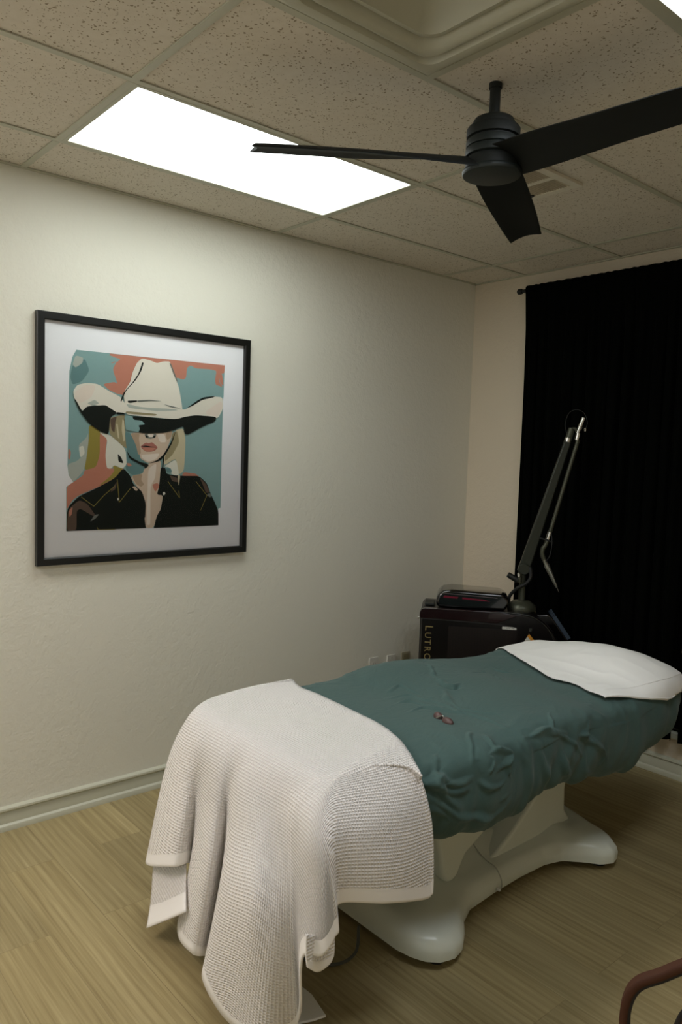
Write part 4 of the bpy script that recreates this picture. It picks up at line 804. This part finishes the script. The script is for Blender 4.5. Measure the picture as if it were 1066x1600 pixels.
# ------------------------------------------------------------------ white towel over the pillow end
def towel():
    # foot-side edge y(x) and right-side lower edge v(y)
    n, m = 150, 150; rows = []
    ex = [.95, 1.10, 1.22, 1.36, 1.506, 1.605, 1.70, 1.78, 1.82]; ey = [-.90, -.985, -1.06, -1.135, -1.195, -1.175, -1.205, -1.215, -1.215]
    dense = np.array(catmull(list(zip(ex, ey)), 10))
    Vs = np.linspace(-.76, .72, m); y_lo = np.zeros(m)
    # start line found by walking each strand from the head towards the foot
    Yd = np.linspace(-1.25, -.6, 200); B = sheet_base(Yd, Vs)
    for j in range(m):
        fy = np.interp(B[:, j, 0], dense[:, 0], dense[:, 1]); k = np.argmax(Yd >= fy); y_lo[j] = Yd[k]
    vmax_y = lambda y: np.interp(y, [-1.25, -1.2, -1.1, -1.0, -.9, -.8, -.7, -.6], [.60, .60, .66, .745, .80, .83, .84, .84])
    out = np.zeros((n, m, 3))
    U = np.linspace(0, 1, n)
    Ysq = y_lo[None, :]+(-.580-y_lo[None, :])*U[:, None]
    yc, *cols = sheet_xform()
    Yd2 = np.linspace(-1.26, -.5765, 240); Vd2 = np.linspace(-.8, .8, 240); BB2 = sheet_base(Yd2, Vd2)
    for j in range(m):
        yj = Ysq[:, j]; vm = vmax_y(yj); vj = np.where(Vs[j] > 0, Vs[j]/.72*vm, Vs[j])
        fi = np.interp(yj, Yd2, np.arange(240)); fj = np.interp(vj, Vd2, np.arange(240))
        i0 = np.minimum(fi.astype(int), 238); j0 = np.minimum(fj.astype(int), 238); a = (fi-i0)[:, None]; b = (fj-j0)[:, None]
        out[:, j] = (BB2[i0, j0]*(1-b)+BB2[i0, j0+1]*b)*(1-a)+(BB2[i0+1, j0]*(1-b)+BB2[i0+1, j0+1]*b)*a
    P = out; N = normals(P)
    nz = np.array([[noise.noise(Vector((P[i, j, 0]*6, P[i, j, 1]*6, 9))) for j in range(m)] for i in range(n)])
    rd = np.array([[1-2*abs(noise.noise(Vector((P[i, j, 0]*5+nz[i, j], P[i, j, 1]*9, 2.2)))) for j in range(m)] for i in range(n)])
    D = .016+.006*nz+.003*rd
    P = P+N*D[..., None]
    v, f = grid(P.tolist())
    o = obj('pillow_towel', (v, f), TOWEL, smooth=True, angle=180, solid=.004)
    tag(o, 'white towel laid over the pillow end of the treatment table', 'towel')
    # stitched band near the long edge, as on the photo
    j1, j2 = m-12, m-1
    q = P+N*.0026
    e = [tuple(q[i, m-14]) for i in range(12, n, 3)]
    obj('stitched_edge', join(tube(e, .0011, 6), tube([tuple(q[i, m-2]) for i in range(8, n, 3)], .0022, 6)), TOWEL, o, smooth=True)
towel()

# ------------------------------------------------------------------ waffle blanket
BLK = [[[0.9,-2.05,0.71],[0.86,-2.05,0.6],[0.86,-2.05,0.5],[0.86,-2.05,0.4],[0.86,-2.05,0.3]],[[0.9,-2.35,0.71],[0.85,-2.36,0.6],[0.85,-2.36,0.5],[0.85,-2.36,0.4],[0.85,-2.36,0.3]],[[0.91,-2.45,0.71],[0.86,-2.48,0.6],[0.86,-2.5,0.5],[0.86,-2.51,0.4],[0.87,-2.52,0.25]],[[0.95,-2.515,0.705],[0.879,-2.54,0.586],[0.864,-2.56,0.479],[0.871,-2.595,0.332],[0.864,-2.625,0.167]],[[1.02,-2.515,0.705],[1.053,-2.56,0.64],[1.068,-2.59,0.536],[1.095,-2.625,0.407],[1.105,-2.655,0.269]],[[1.1,-2.515,0.705],[1.126,-2.56,0.632],[1.107,-2.565,0.511],[1.097,-2.575,0.361],[1.093,-2.575,0.237]],[[1.16,-2.515,0.705],[1.182,-2.565,0.631],[1.174,-2.585,0.499],[1.164,-2.61,0.316],[1.103,-2.63,0.051]],[[1.24,-2.515,0.705],[1.258,-2.575,0.629],[1.283,-2.605,0.506],[1.313,-2.65,0.336],[1.267,-2.67,0.071]],[[1.31,-2.515,0.705],[1.285,-2.555,0.613],[1.281,-2.565,0.474],[1.276,-2.58,0.274],[1.227,-2.59,0.007]],[[1.38,-2.515,0.705],[1.371,-2.575,0.638],[1.394,-2.615,0.514],[1.423,-2.67,0.355],[1.375,-2.7,0.068]],[[1.48,-2.515,0.705],[1.445,-2.565,0.643],[1.522,-2.625,0.532],[1.609,-2.7,0.384],[1.506,-2.695,0.014]],[[1.58,-2.515,0.705],[1.525,-2.555,0.641],[1.591,-2.605,0.519],[1.671,-2.67,0.369],[1.646,-2.675,0.041]],[[1.66,-2.515,0.705],[1.611,-2.565,0.658],[1.657,-2.595,0.527],[1.698,-2.62,0.363],[1.685,-2.585,0.066]],[[1.71,-2.515,0.705],[1.734,-2.615,0.659],[1.732,-2.62,0.559],[1.74,-2.63,0.44],[1.765,-2.645,0.323]],[[1.655,-2.49,0.723],[1.75,-2.608,0.685],[1.79,-2.62,0.585],[1.81,-2.624,0.48],[1.82,-2.627,0.352]],[[1.66,-2.47,0.723],[1.76,-2.585,0.679],[1.8,-2.6,0.599],[1.82,-2.598,0.497],[1.83,-2.594,0.399]],[[1.665,-2.45,0.723],[1.76,-2.553,0.673],[1.797,-2.575,0.606],[1.805,-2.576,0.518],[1.8,-2.564,0.43]],[[1.67,-2.41,0.723],[1.762,-2.491,0.673],[1.8,-2.522,0.612],[1.808,-2.532,0.531],[1.8,-2.528,0.444]],[[1.675,-2.34,0.722],[1.765,-2.379,0.671],[1.803,-2.407,0.602],[1.82,-2.419,0.513],[1.82,-2.414,0.415]],[[1.69,-2.26,0.717],[1.77,-2.26,0.67],[1.803,-2.261,0.581],[1.82,-2.257,0.468],[1.825,-2.251,0.359]],[[1.755,-2.216,0.673],[1.782,-2.218,0.622],[1.803,-2.218,0.55],[1.815,-2.22,0.453],[1.82,-2.223,0.366]]]
KTOP = [[0.905,-2.03,0.715],[1.001,-2.066,0.722],[1.114,-2.078,0.73],[1.236,-2.092,0.733],[1.353,-2.107,0.735],[1.434,-2.109,0.735],[1.531,-2.131,0.735],[1.618,-2.162,0.732],[1.691,-2.195,0.72],[1.742,-2.22,0.705],[1.767,-2.235,0.697]]
UA = [[[0.814,-2.56,0.241],[0.9,-2.612,0.156],[0.97,-2.655,0.092],[1.014,-2.69,0.04]],[[0.898,-2.56,0.275],[0.991,-2.612,0.197],[1.05,-2.651,0.14],[1.094,-2.682,0.097]],[[1.021,-2.56,0.326],[1.101,-2.603,0.265],[1.165,-2.638,0.222],[1.221,-2.668,0.189]]]
UB = [[[1.8,-2.663,0.416],[1.8,-2.662,0.366],[1.8,-2.656,0.328]],[[1.8,-2.619,0.398],[1.8,-2.617,0.347],[1.8,-2.623,0.303]],[[1.8,-2.594,0.405],[1.8,-2.585,0.343],[1.8,-2.586,0.307]],[[1.8,-2.58,0.416],[1.8,-2.571,0.362],[1.8,-2.572,0.323]]]
UC = [[1.489,-2.434,0.012],[1.55,-2.431,0.012],[1.641,-2.452,0.012],[1.632,-2.491,0.012],[1.614,-2.534,0.012],[1.537,-2.482,0.012]]
def add_uv(o, uv, hem):
    me = o.data; a = me.uv_layers.new(name='UVMap'); b = me.uv_layers.new(name='hem')
    for l in me.loops:
        a.data[l.index].uv = uv[l.vertex_index]; b.data[l.index].uv = (hem[l.vertex_index], 0)
def blanket():
    nc = len(BLK)
    K = np.array(KTOP); seg = np.r_[0, np.cumsum(np.linalg.norm(np.diff(K, axis=0), axis=1))]; seg /= seg[-1]
    # upper-edge parameter for each column
    ku = [0, .0, .02, .05, .12, .19, .25, .32, .39, .46, .55, .63, .70, .76, .82, .87, .90, .93, .96, .99, 1.0]
    cols = []
    for c in range(nc):
        k = np.array([np.interp(ku[c], seg, K[:, a]) for a in range(3)])
        s = np.array(BLK[c][0]); s_in = k+(s-k)*.9
        mid = k+(s-k)*.5
        fz_ = max(0, 1-c/17); mid[2] = .5*(k[2]+s[2])+.003+.010*fz_+.003*math.sin(c)*fz_; 
        s_top = k+(s-k)*.86; s_top[2] = .2*k[2]+.8*s[2]+.002+.007*fz_
        lst = [k, mid, s_top, s]+[np.array(p) for p in BLK[c][1:]]
        cols.append(np.array(catmull(lst, 10)))
    cols = np.array(cols)                       # nc x R x 3
    R = cols.shape[1]
    dense = np.array([catmull(list(cols[:, r]), 10) for r in range(R)]).transpose(1, 0, 2)   # C x R x 3
    Cn = dense.shape[0]
    cc = np.arange(Cn)/10
    # broad soft folds of the side drape
    P = dense.copy()
    for c in range(Cn):
        for r in range(R):
            p = P[c, r]; nz = noise.noise(Vector((p[0]*5, p[1]*5, p[2]*3+7)))
            k = smoothstep(.15, .6, r/R)*.008*nz
            P[c, r, 0] += k; P[c, r, 2] += .003*nz
            if cc[c] > 15: P[c, r, 0] += .010*math.sin((cc[c]-15)*2.2+1.5*r/R)*smoothstep(.45, .9, r/R)
    rr = np.arange(R)[None, :, None]; cw = smoothstep(11.5, 13.5, cc)[:, None, None]
    wgt = np.exp(-((rr-32)/13.0)**2)*(.25+.75*cw)*(rr > 0)*(rr < R-3)*(cc[:, None, None] > .05)*(cc[:, None, None] < 19.95)
    for _ in range(220):
        A = P.copy(); A[1:-1, 1:-1] = .25*(P[2:, 1:-1]+P[:-2, 1:-1]+P[1:-1, 2:]+P[1:-1, :-2])
        P = P+(A-P)*wgt*.9
    # cloth coordinates
    uv = np.zeros((Cn, R, 2)); hem = np.zeros((Cn, R))
    iS = 25
    ang = np.interp(cc, [0, 1.5, 3, 12, 14, 16, 20], [180, 180, 270, 270, 315, 360, 360])
    for c in range(Cn):
        d = np.r_[0, np.cumsum(np.linalg.norm(np.diff(P[c], axis=0), axis=1))]
        S0 = P[c, iS]; a = math.radians(ang[c]); n = np.array([math.cos(a), math.sin(a)])
        for r in range(R):
            if r <= iS:
                uv[c, r] = P[c, r, :2]
            else: uv[c, r] = S0[:2]+n*(d[r]-d[iS])
            w2 = float(smoothstep(13.3, 16, cc[c])); uv[c, r, 1] += (P[c, r, 1]-uv[c, r, 1])*w2
        hem[c] = d[-1]-d
    vv, ff = grid(P.tolist())
    o = obj('waffle_blanket', (vv, ff), WAFFLE, smooth=True, angle=180)
    tag(o, 'white waffle-weave blanket draped over the foot of the table down to the floor', 'blanket')
    add_uv(o, uv.reshape(-1, 2).tolist(), hem.reshape(-1).tolist())
    sm = o.modifiers.new('soft', 'SMOOTH'); sm.iterations = 6; sm.factor = .5
    so = o.modifiers.new('solid', 'SOLIDIFY'); so.thickness = .006; so.offset = 0
    # folded-under layers that show below the hem
    for rows, nm in ((UA, 'under_layer'), (UB, 'under_layer')):
        a = np.array([catmull(r, 8) for r in rows]); a = np.array([catmull(list(a[:, k]), 10) for k in range(a.shape[1])])
        L = np.linalg.norm(a-a[:, :1], axis=2); uvq = np.stack([a[..., 0]+a[..., 1], a[..., 2]], -1)
        hm = np.array([np.full(a.shape[1], (len(a)-1-k)/(len(a)-1)*.15) for k in range(len(a))])
        v_, f_ = grid(a.tolist()); u = obj(nm, (v_, f_), WAFFLE, o, smooth=True, angle=180)
        add_uv(u, uvq.reshape(-1, 2).tolist(), hm.reshape(-1).tolist())
        so = u.modifiers.new('solid', 'SOLIDIFY'); so.thickness = .006; so.offset = 0
    v_ = extrude([(p[0], p[1]) for p in UC], lambda p: (p[0], p[1], .003), lambda p: (p[0], p[1], .010))
    u = obj('floor_corner', v_, TOWEL, o, bevel=.003)
blanket()

# ------------------------------------------------------------------ eye shields on the sheet
def shields():
    c = Vector((1.532, -1.888, .716)); t = thing('eye_shields', 'pair of small brown laser eye shields lying on the teal sheet', 'eye shields', tuple(c))
    a = Vector((.97, -.24, 0)).normalized(); b = Vector((a.y*-1, a.x, 0))
    for s, l, w_ in ((-.026, .021, .014), (.030, .026, .015)):
        rows = []
        for i in range(9):
            th = i/8*PI/2; rows.append([c+a*(s+l*math.cos(th)*math.cos(k*PI/12))+b*(w_*math.cos(th)*math.sin(k*PI/12))+Vector((0, 0, .004+.014*math.sin(th))) for k in range(24)])
        rows.insert(0, [c+a*(s+l*.95*math.cos(k*PI/12))+b*(w_*.95*math.sin(k*PI/12))+Vector((0, 0, 0)) for k in range(24)])
        v, f = grid(rows, close_v=True); f.append(tuple(range(24))); obj('eye_cup', (v, f), CUP, t, smooth=True)
    obj('bridge', tube([c+a*-.012+Vector((0, 0, .01)), c+Vector((0, 0, .014)), c+a*.008+Vector((0, 0, .01))], .0018, 8, 4), CHROME, t, smooth=True)
    obj('side_clip', tube([c+a*-.01+b*-.02+Vector((0, 0, .007)), c+a*-.006+Vector((0, 0, .012))], .002, 8), CHROME, t, smooth=True)
shields()

# ------------------------------------------------------------------ handbag at the lower right
BAGP = [[2.486,-2.357,0.335],[2.473,-2.363,0.399],[2.468,-2.365,0.453],[2.469,-2.365,0.494],[2.477,-2.361,0.529],[2.493,-2.353,0.554],[2.522,-2.339,0.577],[2.556,-2.323,0.607],[2.587,-2.308,0.63],[2.603,-2.301,0.623],[2.6,-2.302,0.583],[2.587,-2.308,0.538],[2.567,-2.318,0.491],[2.559,-2.322,0.434],[2.566,-2.318,0.342]]
def bag():
    c = Vector((2.52, -2.34, 0)); n = Vector((-.69, 1.44, 0)).normalized(); s = Vector((n.y, -n.x, 0)); s = Vector((1.44, .69, 0)).normalized()
    t = thing('handbag', 'brown leather bag whose curved handle rises into the lower right corner', 'bag', tuple(c))
    rows = []
    for k in range(13):
        z = .34*k/12; w_ = .17-.03*(k/12); dd = .075-.05*(k/12)**1.5
        rows.append([c+s*x+n*y+Vector((0, 0, z)) for x, y in rrect(-w_, -dd, w_, dd, min(.04, dd*.8), 6)])
    v, f = grid(rows, close_v=True); m_ = len(rows[0]); f.append(tuple(range(m_))); f.append(tuple(12*m_+k for k in range(m_)))
    obj('bag_body', (v, f), LEATH, t, smooth=True, angle=60)
    P = [Vector(p) for p in catmull(BAGP, 8)]
    def strap(P, w_, th, name, mt, off=0):
        rows = []
        for i, p in enumerate(P):
            d = (P[min(i+1, len(P)-1)]-P[max(i-1, 0)]).normalized(); q = d.cross(n).normalized()
            rows.append([p+n*(a*w_)+q*(b*th+off) for a, b in ((-1, -.6), (-.8, -1), (.8, -1), (1, -.6), (1, .6), (.8, 1), (-.8, 1), (-1, .6))])
        v, f = grid(rows, close_v=True); f.append(tuple(range(8))); f.append(tuple(len(P)*8-8+k for k in range(8)))
        return obj(name, (v, f), mt, t, smooth=True, angle=50)
    strap(P, .013, .008, 'handle', LEATH)
    strap(P, .011, .004, 'handle_lining', LEATHD, -.009)
bag()
print('objects', len(bpy.data.objects))
